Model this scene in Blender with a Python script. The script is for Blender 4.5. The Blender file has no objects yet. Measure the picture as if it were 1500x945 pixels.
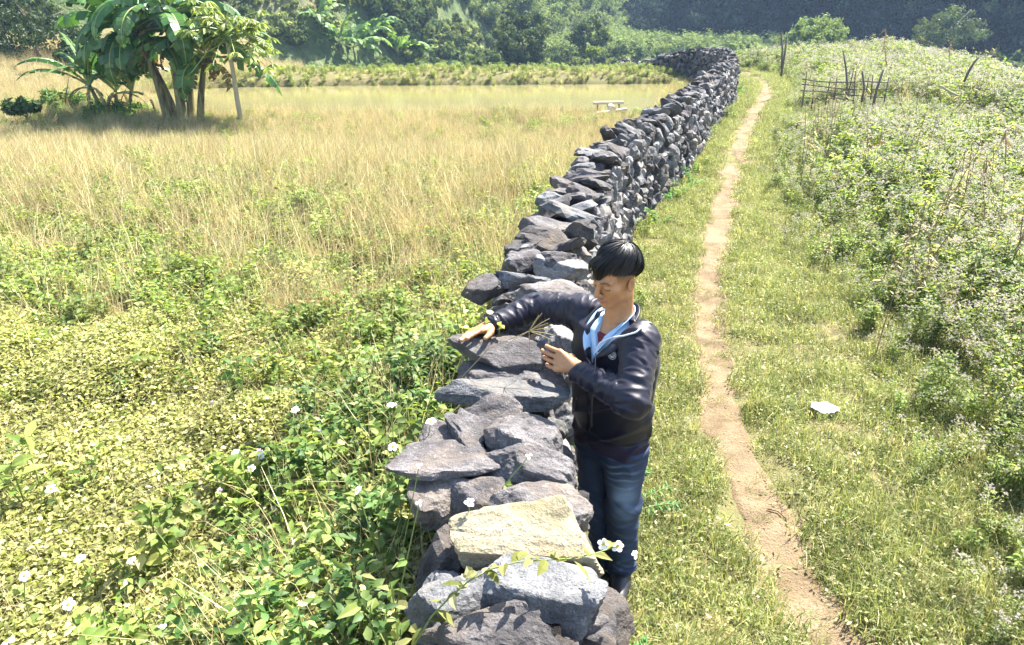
import bpy, bmesh, math, random
import numpy as np
from mathutils import Vector, Matrix

R = math.radians
rng = np.random.default_rng(11)
random.seed(5)
scene = bpy.context.scene
COL = scene.collection

# ------------------------------------------------------------------ camera model
CAM_Z, PITCH, FPX = 2.4, R(23.6), 1080.0
CF = np.array([0, math.cos(PITCH), -math.sin(PITCH)])
CU = np.array([0, math.sin(PITCH), math.cos(PITCH)])
CR = np.array([1.0, 0, 0])


def at(x, v, z=None, Y=None):
    """world point of a photo position, on a level z or at a distance Y"""
    d = CF + (x - 750) / FPX * CR + (472.5 - v) / FPX * CU
    t = (z - CAM_Z) / d[2] if Y is None else Y / d[1]
    return np.array([0, 0, CAM_Z]) + d * t


def depth_of(p):
    return float(np.dot(np.asarray(p) - np.array([0, 0, CAM_Z]), CF))


def in_view(P, margin=1.15):
    q = P - np.array([0, 0, CAM_Z])
    dz = q @ CF
    px = (q @ CR) / np.maximum(dz, 1e-3) * FPX
    py = (q @ CU) / np.maximum(dz, 1e-3) * FPX
    return (dz > .3) & (np.abs(px) < 750 * margin + 60) & (np.abs(py) < 472 * margin + 160)


# ------------------------------------------------------------------ noise
def _hash(ix, iy, iz, seed):
    h = (ix * 374761393 + iy * 668265263 + iz * 2147483647 + seed * 974711) & 0xFFFFFFFF
    h = ((h ^ (h >> 13)) * 1274126177) & 0xFFFFFFFF
    h = h ^ (h >> 16)
    return (h & 0xFFFF) / 65535.0


def vnoise(P, seed=0):
    P = np.asarray(P, float)
    i = np.floor(P).astype(np.int64)
    f = P - i
    f = f * f * (3 - 2 * f)
    out = 0
    for dx in (0, 1):
        wx_ = f[..., 0] if dx else 1 - f[..., 0]
        for dy in (0, 1):
            wy_ = f[..., 1] if dy else 1 - f[..., 1]
            for dz in (0, 1):
                wz_ = f[..., 2] if dz else 1 - f[..., 2]
                out = out + wx_ * wy_ * wz_ * _hash(i[..., 0] + dx, i[..., 1] + dy, i[..., 2] + dz, seed)
    return out * 2 - 1


def fbm(P, seed=0, oct=4, gain=.5):
    s, a, q = 0, 1.0, np.asarray(P, float)
    for k in range(oct):
        s = s + a * vnoise(q, seed + k * 17)
        q = q * 2.03 + 3.7
        a *= gain
    return s


def n2(x, y, sc, seed=0, oct=3):
    return fbm(np.stack([np.asarray(x) * sc, np.asarray(y) * sc, np.zeros_like(np.asarray(x, float)) + .37], -1), seed, oct)


def sstep(a, b, x):
    t = np.clip((x - a) / (b - a), 0, 1)
    return t * t * (3 - 2 * t)


# ------------------------------------------------------------------ mesh building
def link(o, parent=None):
    COL.objects.link(o)
    if parent is not None:
        o.parent = parent
    return o


def raw_mesh(name, V, Fs, tint=None, mats=(), mi=None, smooth=False, extra=None):
    me = bpy.data.meshes.new(name)
    V = np.asarray(V, np.float32)
    Fs = [np.asarray(f, np.int32) for f in Fs if len(f)]
    me.vertices.add(len(V))
    me.vertices.foreach_set('co', V.ravel())
    if Fs:
        loops = np.concatenate([f.ravel() for f in Fs])
        tot = np.concatenate([np.full(len(f), f.shape[1], np.int32) for f in Fs])
        start = np.concatenate([[0], np.cumsum(tot)[:-1]]).astype(np.int32)
        me.loops.add(len(loops))
        me.loops.foreach_set('vertex_index', loops)
        me.polygons.add(len(tot))
        me.polygons.foreach_set('loop_start', start)
        me.polygons.foreach_set('loop_total', tot)
        if mi is not None:
            me.polygons.foreach_set('material_index', np.concatenate([np.asarray(m, np.int32) for m in mi if len(m)]))
        me.polygons.foreach_set('use_smooth', np.full(len(tot), bool(smooth)))
    for m in mats:
        me.materials.append(m)
    if tint is not None:
        a = me.attributes.new('tint', 'FLOAT', 'POINT')
        a.data.foreach_set('value', np.asarray(tint, np.float32))
    for k, val in (extra or {}).items():
        a = me.attributes.new(k, 'FLOAT', 'POINT')
        a.data.foreach_set('value', np.asarray(val, np.float32))
    me.update(calc_edges=True)
    me.validate()
    return me


class MB:
    def __init__(s):
        s.V, s.F, s.T, s.M, s.n = [], {}, [], {}, 0

    def add(s, V, F, tint=0.5, mi=0):
        V = np.asarray(V, float).reshape(-1, 3)
        s.V.append(V)
        s.T.append(np.broadcast_to(np.asarray(tint, float), (len(V),)).copy())
        for f in (F if isinstance(F, (list, tuple)) and len(F) and isinstance(F[0], np.ndarray) else [F]):
            f = np.asarray(f, np.int64)
            if f.size:
                k = f.shape[1]
                s.F.setdefault(k, []).append(f + s.n)
                s.M.setdefault(k, []).append(np.full(len(f), mi))
        s.n += len(V)
        return s

    def data(s, name, mats, smooth=False):
        ks = sorted(s.F)
        V = np.concatenate(s.V)
        return raw_mesh(name, V, [np.concatenate(s.F[k]) for k in ks], np.concatenate(s.T),
                        mats if isinstance(mats, (list, tuple)) else [mats],
                        [np.concatenate(s.M[k]) for k in ks], smooth)

    def build(s, name, mats, parent=None, smooth=False):
        return link(bpy.data.objects.new(name, s.data(name, mats, smooth)), parent)


def tag(o, label=None, cat=None, group=None, kind=None):
    if label: o['label'] = label
    if cat: o['category'] = cat
    if group: o['group'] = group
    if kind: o['kind'] = kind
    return o


def empty(name, loc, rz=0, **kw):
    o = bpy.data.objects.new(name, None)
    o.empty_display_size = .1
    COL.objects.link(o)
    o.location = [float(a) for a in loc]
    o.rotation_euler = (0, 0, rz)
    return tag(o, **kw)


def copy_tree(o, parent=None):
    c = o.copy()
    COL.objects.link(c)
    if parent is not None: c.parent = parent
    for ch in o.children: copy_tree(ch, c)
    return c


def unit(a):
    a = np.asarray(a, float)
    return a / np.maximum(np.linalg.norm(a, axis=-1, keepdims=True), 1e-9)


def rotm(rx, ry, rz):
    return np.array(Matrix.Rotation(rz, 3, 'Z') @ Matrix.Rotation(ry, 3, 'Y') @ Matrix.Rotation(rx, 3, 'X'))


def tube(pts, rad, n=6, cap=True):
    pts = np.asarray(pts, float)
    rad = np.broadcast_to(np.asarray(rad, float), (len(pts),))
    tan = unit(np.gradient(pts, axis=0))
    ref = np.array([0, 0, 1.0]) if abs(tan[0][2]) < .9 else np.array([1.0, 0, 0])
    V = []
    for p, r, t in zip(pts, rad, tan):
        a = unit(np.cross(t, ref)); b = np.cross(t, a)
        ref = -np.cross(t, a) if False else ref
        th = np.arange(n) * 2 * math.pi / n
        V.append(p + r * (np.cos(th)[:, None] * a + np.sin(th)[:, None] * b))
    V = np.concatenate(V)
    m = len(pts)
    F = []
    for k in range(m - 1):
        for j in range(n):
            F.append((k * n + j, k * n + (j + 1) % n, (k + 1) * n + (j + 1) % n, (k + 1) * n + j))
    out = [np.array(F)]
    if cap:
        V = np.vstack([V, pts[0], pts[-1]])
        c0, c1 = len(V) - 2, len(V) - 1
        T = [(c0, (j + 1) % n, j) for j in range(n)] + [(c1, (m - 1) * n + j, (m - 1) * n + (j + 1) % n) for j in range(n)]
        out.append(np.array(T))
    return V, out


def box(cx, cy, cz, sx, sy, sz):
    V = np.array([(x, y, z) for x in (-.5, .5) for y in (-.5, .5) for z in (-.5, .5)]) * (sx, sy, sz) + (cx, cy, cz)
    F = np.array([(0, 1, 3, 2), (4, 6, 7, 5), (0, 4, 5, 1), (2, 3, 7, 6), (0, 2, 6, 4), (1, 5, 7, 3)])
    return V, F


_ico = {}


def ico(sub):
    if sub not in _ico:
        bm = bmesh.new()
        bmesh.ops.create_icosphere(bm, subdivisions=sub, radius=1)
        _ico[sub] = (np.array([v.co[:] for v in bm.verts]), np.array([[v.index for v in f.verts] for f in bm.faces]))
        bm.free()
    return _ico[sub][0].copy(), _ico[sub][1].copy()


def leaves(P, D, N, L, W, fold=.3, droop=.15, hi=True):
    """one folded leaf per row; returns V, F, tint"""
    n = len(P)
    D = unit(D); S = unit(np.cross(D, N)); N = np.cross(S, D)
    L = np.broadcast_to(np.asarray(L, float), (n,))[:, None]
    W = np.broadcast_to(np.asarray(W, float), (n,))[:, None]
    i = np.arange(n)[:, None]
    if hi:
        cols = [P]
        for t_, w_ in ((.22, .38), (.55, .5)):
            m_ = P + D * L * t_ - N * L * droop * t_ * t_
            cols += [m_ + S * W * w_ + N * W * fold * w_, m_, m_ - S * W * w_ + N * W * fold * w_]
        cols.append(P + D * L - N * L * droop)
        V = np.stack(cols, 1).reshape(-1, 3)
        b = i * 8
        T = np.concatenate([np.hstack([b, b + 2, b + 1]), np.hstack([b, b + 3, b + 2]), np.hstack([b + 4, b + 5, b + 7]), np.hstack([b + 5, b + 6, b + 7])])
        Q = np.concatenate([np.hstack([b + 1, b + 2, b + 5, b + 4]), np.hstack([b + 2, b + 3, b + 6, b + 5])])
        return V, [T, Q], np.repeat(rng.random(n), 8)
    mm = P + D * L * .42
    ml = mm + S * W * .5 + N * W * fold * .5
    mr = mm - S * W * .5 + N * W * fold * .5
    tip = P + D * L - N * L * droop
    V = np.stack([P, ml, tip, mr], 1).reshape(-1, 3)
    b = i * 4
    F = np.concatenate([np.hstack([b, b + 3, b + 2]), np.hstack([b, b + 2, b + 1])])
    return V, F, np.repeat(rng.random(n), 4)


def blades(P, az, h, w, lean, seg=3, curl=1.0):
    """grass blades: tapered curved strips"""
    n = len(P)
    az, h, w, lean = [np.broadcast_to(np.asarray(a, float), (n,)) for a in (az, h, w, lean)]
    d = np.stack([np.cos(az), np.sin(az), 0 * az], 1)
    s = np.stack([-np.sin(az + .6), np.cos(az + .6), 0 * az], 1)
    rows = []
    for k in range(seg + 1):
        t = k / seg
        off = lean * (t ** (1 + curl))
        c = P + d * (off * h)[:, None] + np.array([0, 0, 1.0]) * (h * t * np.sqrt(np.maximum(.12, 1 - .6 * np.minimum(off, 1.2) ** 2)))[:, None]
        ww = (w * (1 - t * .85) * .5)[:, None]
        rows += [c - s * ww, c + s * ww]
    V = np.stack(rows, 1).reshape(-1, 3)
    m = 2 * (seg + 1)
    b = (np.arange(n) * m)[:, None]
    F = np.concatenate([np.hstack([b + 2 * k, b + 2 * k + 1, b + 2 * k + 3, b + 2 * k + 2]) for k in range(seg)])
    return V, F, np.repeat(rng.random(n), m)


def rand_dirs(n, up=.3):
    a = rng.random(n) * 2 * math.pi
    z = up + rng.normal(0, .35, n)
    return unit(np.stack([np.cos(a), np.sin(a), z], 1))


# ------------------------------------------------------------------ materials
def mat_new(name):
    m = bpy.data.materials.new(name)
    m.use_nodes = True
    nt = m.node_tree
    nt.nodes.clear()
    out = nt.nodes.new('ShaderNodeOutputMaterial')
    return m, nt, out


def nd(nt, t, **kw):
    n = nt.nodes.new(t)
    for k, v in kw.items():
        if k.startswith('i_'):
            key = k[2:]
            n.inputs[int(key) if key.isdigit() else key.replace('_', ' ')].default_value = v
        else:
            setattr(n, k, v)
    return n


def ramp(nt, fac, stops):
    r = nt.nodes.new('ShaderNodeValToRGB')
    e = r.color_ramp.elements
    while len(e) > 1: e.remove(e[-1])
    e[0].position, e[0].color = stops[0][0], (*stops[0][1], 1)
    for p, c in stops[1:]:
        x = e.new(p); x.color = (*c, 1)
    nt.links.new(fac, r.inputs[0])
    return r.outputs[0]


def mixc(nt, fac, a, b, mode='MIX'):
    m = nt.nodes.new('ShaderNodeMix')
    m.data_type = 'RGBA'; m.blend_type = mode
    for sock, val in ((m.inputs[0], fac), (m.inputs[6], a), (m.inputs[7], b)):
        if hasattr(val, 'links'): nt.links.new(val, sock)
        elif isinstance(val, (int, float)): sock.default_value = val
        else: sock.default_value = (*val, 1) if len(val) == 3 else val
    return m.outputs[2]


def noise(nt, scale, detail=4, rough=.55, vec=None, dist=0.0):
    n = nt.nodes.new('ShaderNodeTexNoise')
    n.inputs['Scale'].default_value = scale
    n.inputs['Detail'].default_value = detail
    n.inputs['Roughness'].default_value = rough
    n.inputs['Distortion'].default_value = dist
    if vec is not None: nt.links.new(vec, n.inputs['Vector'])
    return n.outputs['Fac']


def objco(nt):
    return nt.nodes.new('ShaderNodeTexCoord').outputs['Object']


def bumpn(nt, h, strength=.5, dist=.01):
    b = nt.nodes.new('ShaderNodeBump')
    b.inputs['Strength'].default_value = strength
    b.inputs['Distance'].default_value = dist
    nt.links.new(h, b.inputs['Height'])
    return b.outputs[0]


def principled(nt, out, col, rough=.6, spec=.4, normal=None, **kw):
    p = nt.nodes.new('ShaderNodeBsdfPrincipled')
    if hasattr(col, 'links'): nt.links.new(col, p.inputs['Base Color'])
    else: p.inputs['Base Color'].default_value = (*col, 1)
    if hasattr(rough, 'links'): nt.links.new(rough, p.inputs['Roughness'])
    else: p.inputs['Roughness'].default_value = rough
    p.inputs['Specular IOR Level'].default_value = spec
    for k, v in kw.items():
        p.inputs[k.replace('_', ' ')].default_value = v
    if normal is not None: nt.links.new(normal, p.inputs['Normal'])
    if out is not None: nt.links.new(p.outputs[0], out.inputs[0])
    return p


def leafmat(name, stops, trans=.4, rough=.5, spec=.3, jitter=.35, tcol=(1.15, 1.1, .55)):
    m, nt, out = mat_new(name)
    at_ = nd(nt, 'ShaderNodeAttribute', attribute_name='tint')
    c = ramp(nt, at_.outputs['Fac'], stops)
    oi = nt.nodes.new('ShaderNodeObjectInfo')
    mr = nd(nt, 'ShaderNodeMapRange', i_3=1 - jitter, i_4=1 + jitter)
    nt.links.new(oi.outputs['Random'], mr.inputs[0])
    hs = nt.nodes.new('ShaderNodeHueSaturation')
    nt.links.new(mr.outputs[0], hs.inputs['Value'])
    nt.links.new(c, hs.inputs['Color'])
    c = hs.outputs[0]
    p = principled(nt, None, c, rough, spec)
    tr = nt.nodes.new('ShaderNodeBsdfTranslucent')
    nt.links.new(mixc(nt, 1.0, c, tcol, 'MULTIPLY'), tr.inputs[0])
    mx = nt.nodes.new('ShaderNodeMixShader'); mx.inputs[0].default_value = trans
    nt.links.new(p.outputs[0], mx.inputs[1]); nt.links.new(tr.outputs[0], mx.inputs[2])
    nt.links.new(mx.outputs[0], out.inputs[0])
    return m


def simple(name, col, rough=.7, spec=.3, nscale=0, namt=.25, bump=0, col2=None):
    m, nt, out = mat_new(name)
    c, nrm = col, None
    if nscale:
        o = objco(nt)
        f = noise(nt, nscale, 5, .6, o)
        c = mixc(nt, f, tuple(a * (1 - namt) for a in col), col2 or tuple(min(1, a * (1 + namt)) for a in col))
        if bump: nrm = bumpn(nt, f, .6, bump)
    principled(nt, out, c, rough, spec, nrm)
    return m


# ------------------------------------------------------------------ scene, camera, light
w = bpy.data.worlds.new('World'); scene.world = w; w.use_nodes = True
SUN_AZ, SUN_EL = R(42), R(53)       # azimuth from +Y towards +X
nt = w.node_tree; nt.nodes.clear()
sky = nt.nodes.new('ShaderNodeTexSky'); sky.sky_type = 'NISHITA'; sky.sun_disc = False
sky.sun_elevation = SUN_EL; sky.sun_rotation = SUN_AZ
sky.air_density = 1.0; sky.dust_density = 1.5
bg = nt.nodes.new('ShaderNodeBackground'); bg.inputs[1].default_value = .10
wo = nt.nodes.new('ShaderNodeOutputWorld')
nt.links.new(sky.outputs[0], bg.inputs[0]); nt.links.new(bg.outputs[0], wo.inputs[0])
sd = bpy.data.lights.new('sun', 'SUN'); sd.energy = 5.0; sd.angle = R(.53); sd.color = (1, .95, .86)
so = link(bpy.data.objects.new('sun', sd))
S = Vector((math.sin(SUN_AZ) * math.cos(SUN_EL), math.cos(SUN_AZ) * math.cos(SUN_EL), math.sin(SUN_EL)))
so.rotation_euler = S.to_track_quat('Z', 'Y').to_euler(); so.location = (20, 20, 40)

cd = bpy.data.cameras.new('camera'); cam = link(bpy.data.objects.new('camera', cd))
cam.location = (0, 0, CAM_Z); cam.rotation_euler = (R(90) - PITCH, 0, 0)
cd.sensor_width = 36; cd.lens = FPX / 1500 * 36; cd.clip_end = 1000; cd.clip_start = .05
scene.camera = cam
scene.view_settings.view_transform = 'Standard'
scene.view_settings.look = 'None'
scene.view_settings.exposure = EXPOSURE = 2.4
scene.render.engine = 'CYCLES'
scene.cycles.max_bounces = 8
scene.cycles.transparent_max_bounces = 8
scene.cycles.volume_bounces = 0
scene.cycles.volume_step_rate = 4

# ------------------------------------------------------------------ terrain
WALL = np.array([(-2.2, 0), (0, 0), (1.2, 0), (1.75, 0), (2.43, .03), (3.3, .08), (4.3, .24), (5.7, .5), (7.5, .95), (8.6, 1.32),
                 (10.7, 2.22), (11.5, 2.55), (14.4, 3.55), (20, 5.6), (23, 6.3), (24.5, 6.35)])
PATH = np.array([(-3, 1.45), (0, 1.38), (2.2, 1.33), (3.36, 1.29), (4.2, 1.36), (5.12, 1.52), (6.5, 1.83), (9.24, 2.7), (11.5, 3.42), (14.4, 4.45),
                 (18, 5.75), (21, 6.95), (24.5, 8.05), (27, 8.35), (28.5, 8.0), (30, 7.0), (32, 5.5)])


def wall_x(y): return np.interp(y, WALL[:, 0], WALL[:, 1])
def path_x(y): return np.interp(y, PATH[:, 0], PATH[:, 1])


POND_Z = -0.10


def in_pond(x, y):
    """>0 inside the pond (metres)"""
    far = 24.6 + .05 * x - .06 * np.maximum(0, -x - 4) ** 1.3 + .25 * n2(x, y, .35, 4)
    near = 18.4 + .1 * n2(x, y, .5, 6) + .04 * x
    left = -9.0 - .25 * (y - 18) + .4 * n2(x, y, .5, 9)
    right = 4.6 - .25 * (24 - y)
    return np.minimum(np.minimum(far - y, y - near), np.minimum(x - left, right - x))


def bank(x, y):
    far = 24.6 + .05 * x - .06 * np.maximum(0, -x - 4) ** 1.3
    t = y - far
    return sstep(-.1, 1.2, t) * (1 - sstep(1.8, 3.4, t)) * sstep(-13, -9.5, x) * (1 - sstep(4.5, 6.5, x))


def hills(x, y):
    # left and middle hill
    yb = np.interp(x, [-70, -40, -22, -14, -6, 5, 20, 40, 100], [20, 27, 36, 45, 60, 84, 112, 140, 180]) + 3 * n2(x, y, .06, 21)
    s = np.maximum(0, y - yb)
    hl = -3.2 + s * (.55 + .25 * sstep(0, 14, s)) + 1.6 * sstep(0, 6, s) * n2(x, y, .11, 23)
    hl = np.minimum(hl, 60 + 4 * n2(x, y, .05, 25))
    # dark right hill
    s2 = (x - 12.5) * .77 + (y - 98) * .64 + 2.5 * n2(x, y, .07, 31)
    hr = -5 + np.minimum(1.35 * s2, .8 * (x - 15.5) + 1.2 * n2(x, y, .1, 33) + .06 * np.maximum(0, y - 95))
    hr = np.minimum(hr, 62)
    return np.maximum(hl, hr), hl, hr


def ground_base(x, y):
    x = np.asarray(x, float); y = np.asarray(y, float)
    wx_ = wall_x(y)
    lf = 1 - sstep(-.12, .12, x - wx_)
    lf = lf * (1 - sstep(24, 27, y))
    h = .24 * lf * (1 - 1.45 * sstep(6, 15, y))
    h = h + .26 * lf * (1 - sstep(.35, 1.1, wx_ - x)) * (1 - sstep(3, 6, y))
    h = h + .05 * n2(x, y, .45, 1) + .018 * n2(x, y, 2.2, 2)
    dp = np.abs(x - path_x(y))
    h = h - .035 * (1 - sstep(.1, .32, dp))
    h = h + .10 * sstep(.8, 2.6, x - path_x(y)) + .35 * sstep(2.5, 6, x - path_x(y)) * sstep(9, 17, y)
    h = h - .5 * np.maximum(0, x - np.interp(y, [0, 10, 16, 22, 30], [7.5, 8.6, 10.6, 12.6, 14.2])) ** 1.15
    # pond basin
    p = in_pond(x, y)
    h = h * (1 - sstep(-.5, .1, p)) + (-.5) * sstep(-.5, .1, p)
    h = h + .24 * bank(x, y) * (1 + .3 * n2(x, y, .9, 12))
    # beyond the bank and path the land falls away
    yfall = np.interp(x, [-30, -20, -12, -8, 0, 8, 16], [70, 60, 33, 30, 28.4, 30.5, 29])
    h = h - .28 * np.maximum(0, y - yfall)
    h = h + .045 * np.maximum(0, y - 21) * sstep(-14, -18, x)
    h = np.maximum(h, -4.6 + .4 * n2(x, y, .1, 44))
    return h


def ground_h(x, y):
    return np.maximum(ground_base(x, y), hills(np.asarray(x, float), np.asarray(y, float))[0] - .05)


def axis(lo, hi, c0, c1, fine, grow):
    a = [c0]
    while a[-1] < c1: a.append(a[-1] + fine)
    st = fine
    while a[-1] < hi:
        st *= grow; a.append(a[-1] + st)
    b = []; st = fine; v = c0
    while v > lo:
        st *= grow; v -= st; b.append(v)
    return np.array(b[::-1] + a)


m_ground, nt, out = mat_new('soil_and_litter')
geo = nt.nodes.new('ShaderNodeNewGeometry')
f1 = noise(nt, 9, 6, .65, geo.outputs['Position'])
f2 = noise(nt, 1.1, 4, .55, geo.outputs['Position'])
f3 = noise(nt, 60, 3, .6, geo.outputs['Position'])
c = ramp(nt, f1, [(.3, (.05, .042, .022)), (.5, (.12, .105, .045)), (.72, (.26, .21, .10))])
c = mixc(nt, ramp(nt, f2, [(.42, (0, 0, 0)), (.62, (1, 1, 1))]), c, mixc(nt, f3, (.085, .085, .035), (.17, .155, .07)))
principled(nt, out, c, .95, .1, bumpn(nt, f3, .8, .02))

m_hill, nt, out = mat_new('hill_undergrowth')
geo = nt.nodes.new('ShaderNodeNewGeometry')
f1 = noise(nt, .8, 6, .7, geo.outputs['Position'])
f2 = noise(nt, .12, 4, .55, geo.outputs['Position'])
c = ramp(nt, f1, [(.3, (.035, .058, .022)), (.5, (.085, .115, .045)), (.72, (.16, .18, .08))])
c = mixc(nt, ramp(nt, f2, [(.5, (0, 0, 0)), (.66, (1, 1, 1))]), c, (.20, .18, .10))
principled(nt, out, c, .95, .1, bumpn(nt, f1, 1.0, .5))

xs = axis(-150, 200, -9, 9, .14, 1.08)
ys = axis(-40, 250, 0, 30, .14, 1.08)
X, Y = np.meshgrid(xs, ys)
Z = ground_base(X, Y)
nx, ny = len(xs), len(ys)
idx = np.arange(nx * ny).reshape(ny, nx)
F = np.stack([idx[:-1, :-1], idx[:-1, 1:], idx[1:, 1:], idx[1:, :-1]], -1).reshape(-1, 4)
g = link(bpy.data.objects.new('ground', raw_mesh('ground', np.stack([X, Y, Z], -1).reshape(-1, 3), [F], mats=[m_ground], smooth=True)))
tag(g, kind='structure')

xs = np.arange(-110, 171, 1.5); ys = np.arange(18, 231, 1.5)
X, Y = np.meshgrid(xs, ys)
hh, hl, hr = hills(X, Y)
Z = np.maximum(hh, -9) - .05
nx, ny = len(xs), len(ys)
idx = np.arange(nx * ny).reshape(ny, nx)
F = np.stack([idx[:-1, :-1], idx[:-1, 1:], idx[1:, 1:], idx[1:, :-1]], -1).reshape(-1, 4)
fz = hh.ravel()[F].max(1)
F = F[fz > -8.5]
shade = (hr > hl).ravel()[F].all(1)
m_shade_floor = simple('shade_tinted_floor', (.014, .021, .014), .95, .05, .5, .5)  # darker ground colour paints in the right hill's shade between the crowns
hl_o = link(bpy.data.objects.new('hills', raw_mesh('hills', np.stack([X, Y, Z], -1).reshape(-1, 3), [F], mats=[m_hill, m_shade_floor], mi=[shade.astype(int)], smooth=True)))
tag(hl_o, kind='structure')

# pond water
m_water, nt, out = mat_new('muddy_water')
geo = nt.nodes.new('ShaderNodeNewGeometry')
f1 = noise(nt, .5, 3, .5, geo.outputs['Position'])
mp = nd(nt, 'ShaderNodeMapping'); mp.inputs['Scale'].default_value = (1, 3.5, 1)
nt.links.new(geo.outputs['Position'], mp.inputs[0])
f2 = noise(nt, 4, 2, .5, mp.outputs[0])
principled(nt, out, mixc(nt, f1, (.155, .138, .058), (.20, .178, .08)), .06, .5, bumpn(nt, f2, .12, .02))
mb = MB()
xs = np.arange(-14, 7, .3); ys = np.arange(17.4, 27, .3)
X, Y = np.meshgrid(xs, ys)
ok = in_pond(X, Y) > -.7
nx, ny = len(xs), len(ys)
idx = np.arange(nx * ny).reshape(ny, nx)
F = np.stack([idx[:-1, :-1], idx[:-1, 1:], idx[1:, 1:], idx[1:, :-1]], -1).reshape(-1, 4)
F = F[ok.ravel()[F].all(1)]
wtr = link(bpy.data.objects.new('water', raw_mesh('water', np.stack([X, Y, 0 * X + POND_Z], -1).reshape(-1, 3), [F], mats=[m_water], smooth=True)))
tag(wtr, kind='structure')

# dirt path, a trodden strip lying on the ground
m_path, nt, out = mat_new('trodden_earth')
geo = nt.nodes.new('ShaderNodeNewGeometry')
f1 = noise(nt, 5, 6, .65, geo.outputs['Position'])
f2 = noise(nt, 70, 4, .7, geo.outputs['Position'])
f3 = noise(nt, 1.6, 3, .5, geo.outputs['Position'])
c = ramp(nt, f1, [(.28, (.105, .075, .042)), (.5, (.175, .128, .075)), (.72, (.26, .197, .122))])
c = mixc(nt, ramp(nt, f2, [(.35, (1, 1, 1)), (.5, (0, 0, 0))]), c, (.11, .083, .055))
c = mixc(nt, ramp(nt, f3, [(.5, (0, 0, 0)), (.7, (1, 1, 1))]), c, (.25, .185, .115))
hsum = nd(nt, 'ShaderNodeMath', operation='ADD'); nt.links.new(f1, hsum.inputs[0]); nt.links.new(f2, hsum.inputs[1])
principled(nt, out, c, .95, .1, bumpn(nt, hsum.outputs[0], .7, .03))
yy = np.concatenate([np.arange(-2.5, 12, .035), np.arange(12, 31, .15)])
cx = path_x(yy); cx = np.convolve(np.pad(cx, 20, mode='edge'), np.ones(41) / 41, 'valid')
cx = cx + .03 * n2(yy, yy * 0, .8, 55)
tx = np.gradient(cx, yy); L_ = np.sqrt(1 + tx ** 2)
nrm = np.stack([1 / L_, -tx / L_], 1)
hw = np.interp(yy, [0, 3, 5, 9, 14, 25, 31], [.17, .16, .14, .165, .19, .21, .24])
hwl = hw * (1 + .28 * n2(yy, yy * 0 + 5, 7.0, 156) + .35 * n2(yy, yy * 0 + 3, 2.2, 56)); hwr = hw * (1 + .28 * n2(yy, yy * 0 + 15, 7.0, 157) + .35 * n2(yy, yy * 0 + 9, 2.2, 57))
us = np.linspace(-1, 1, 13)
PX_, PY_ = [], []
for u in us:
    o_ = np.where(u < 0, u * hwl, u * hwr)
    PX_.append(cx + nrm[:, 0] * o_); PY_.append(yy + nrm[:, 1] * o_)
PX_ = np.array(PX_).T; PY_ = np.array(PY_).T
PZ_ = ground_h(PX_, PY_) + .012 + .006 * n2(PX_, PY_, 9, 58) - .02 * (np.abs(us)[None, :] > .95)
ny, nx = PX_.shape
idx = np.arange(nx * ny).reshape(ny, nx)
F = np.stack([idx[:-1, :-1], idx[:-1, 1:], idx[1:, 1:], idx[1:, :-1]], -1).reshape(-1, 4)
po = link(bpy.data.objects.new('path', raw_mesh('path', np.stack([PX_, PY_, PZ_], -1).reshape(-1, 3), [F], mats=[m_path], smooth=True)))
tag(po, kind='structure')
HAZE = 0.0006
# ------------------------------------------------------------------ stone wall
def stone_mat(name, dark, mid, light, lich=.5, rough=.85):
    m, nt, out = mat_new(name)
    o = objco(nt)
    oi = nt.nodes.new('ShaderNodeObjectInfo')
    off = nd(nt, 'ShaderNodeVectorMath', operation='MULTIPLY_ADD')
    cmb = nt.nodes.new('ShaderNodeCombineXYZ')
    for k in range(3): nt.links.new(oi.outputs['Random'], cmb.inputs[k])
    nt.links.new(cmb.outputs[0], off.inputs[0]); off.inputs[1].default_value = (31, 17, 53)
    nt.links.new(o, off.inputs[2])
    v = off.outputs[0]
    f1 = noise(nt, 7, 6, .62, v, .4)
    f2 = noise(nt, 42, 5, .7, v)
    f3 = noise(nt, 150, 3, .7, v)
    c = ramp(nt, f1, [(.32, dark), (.5, mid), (.68, light)])
    c = mixc(nt, ramp(nt, f2, [(.56, (0, 0, 0)), (.68, (1, 1, 1))]), c, light)
    c = mixc(nt, ramp(nt, f2, [(.30, (1, 1, 1)), (.40, (0, 0, 0))]), c, tuple(a * .55 for a in dark))
    c = mixc(nt, ramp(nt, f3, [(.36, (.75, .75, .75)), (.62, (0, 0, 0))]), c, tuple(a * .5 for a in mid))
    f4 = noise(nt, 3.1, 4, .6, v, .6)
    c = mixc(nt, ramp(nt, f4, [(.52, (0, 0, 0)), (.72, (.65, .65, .65))]), c, tuple(a * b for a, b in zip(light, (.95, .80, .58))))
    tn = nd(nt, 'ShaderNodeAttribute', attribute_name='tint')
    mr = nd(nt, 'ShaderNodeMapRange', i_3=.48, i_4=1.18); nt.links.new(tn.outputs['Fac'], mr.inputs[0])
    hs = nt.nodes.new('ShaderNodeHueSaturation'); nt.links.new(mr.outputs[0], hs.inputs['Value']); nt.links.new(c, hs.inputs['Color'])
    ad = nd(nt, 'ShaderNodeMath', operation='MULTIPLY_ADD'); nt.links.new(f2, ad.inputs[0]); ad.inputs[1].default_value = .6
    ad2 = nd(nt, 'ShaderNodeMath', operation='MULTIPLY_ADD'); nt.links.new(f3, ad2.inputs[0]); ad2.inputs[1].default_value = .3
    nt.links.new(f1, ad.inputs[2]); nt.links.new(ad.outputs[0], ad2.inputs[2])
    principled(nt, out, hs.outputs[0], rough, .25, bumpn(nt, ad2.outputs[0], .9, .016))
    return m


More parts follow.
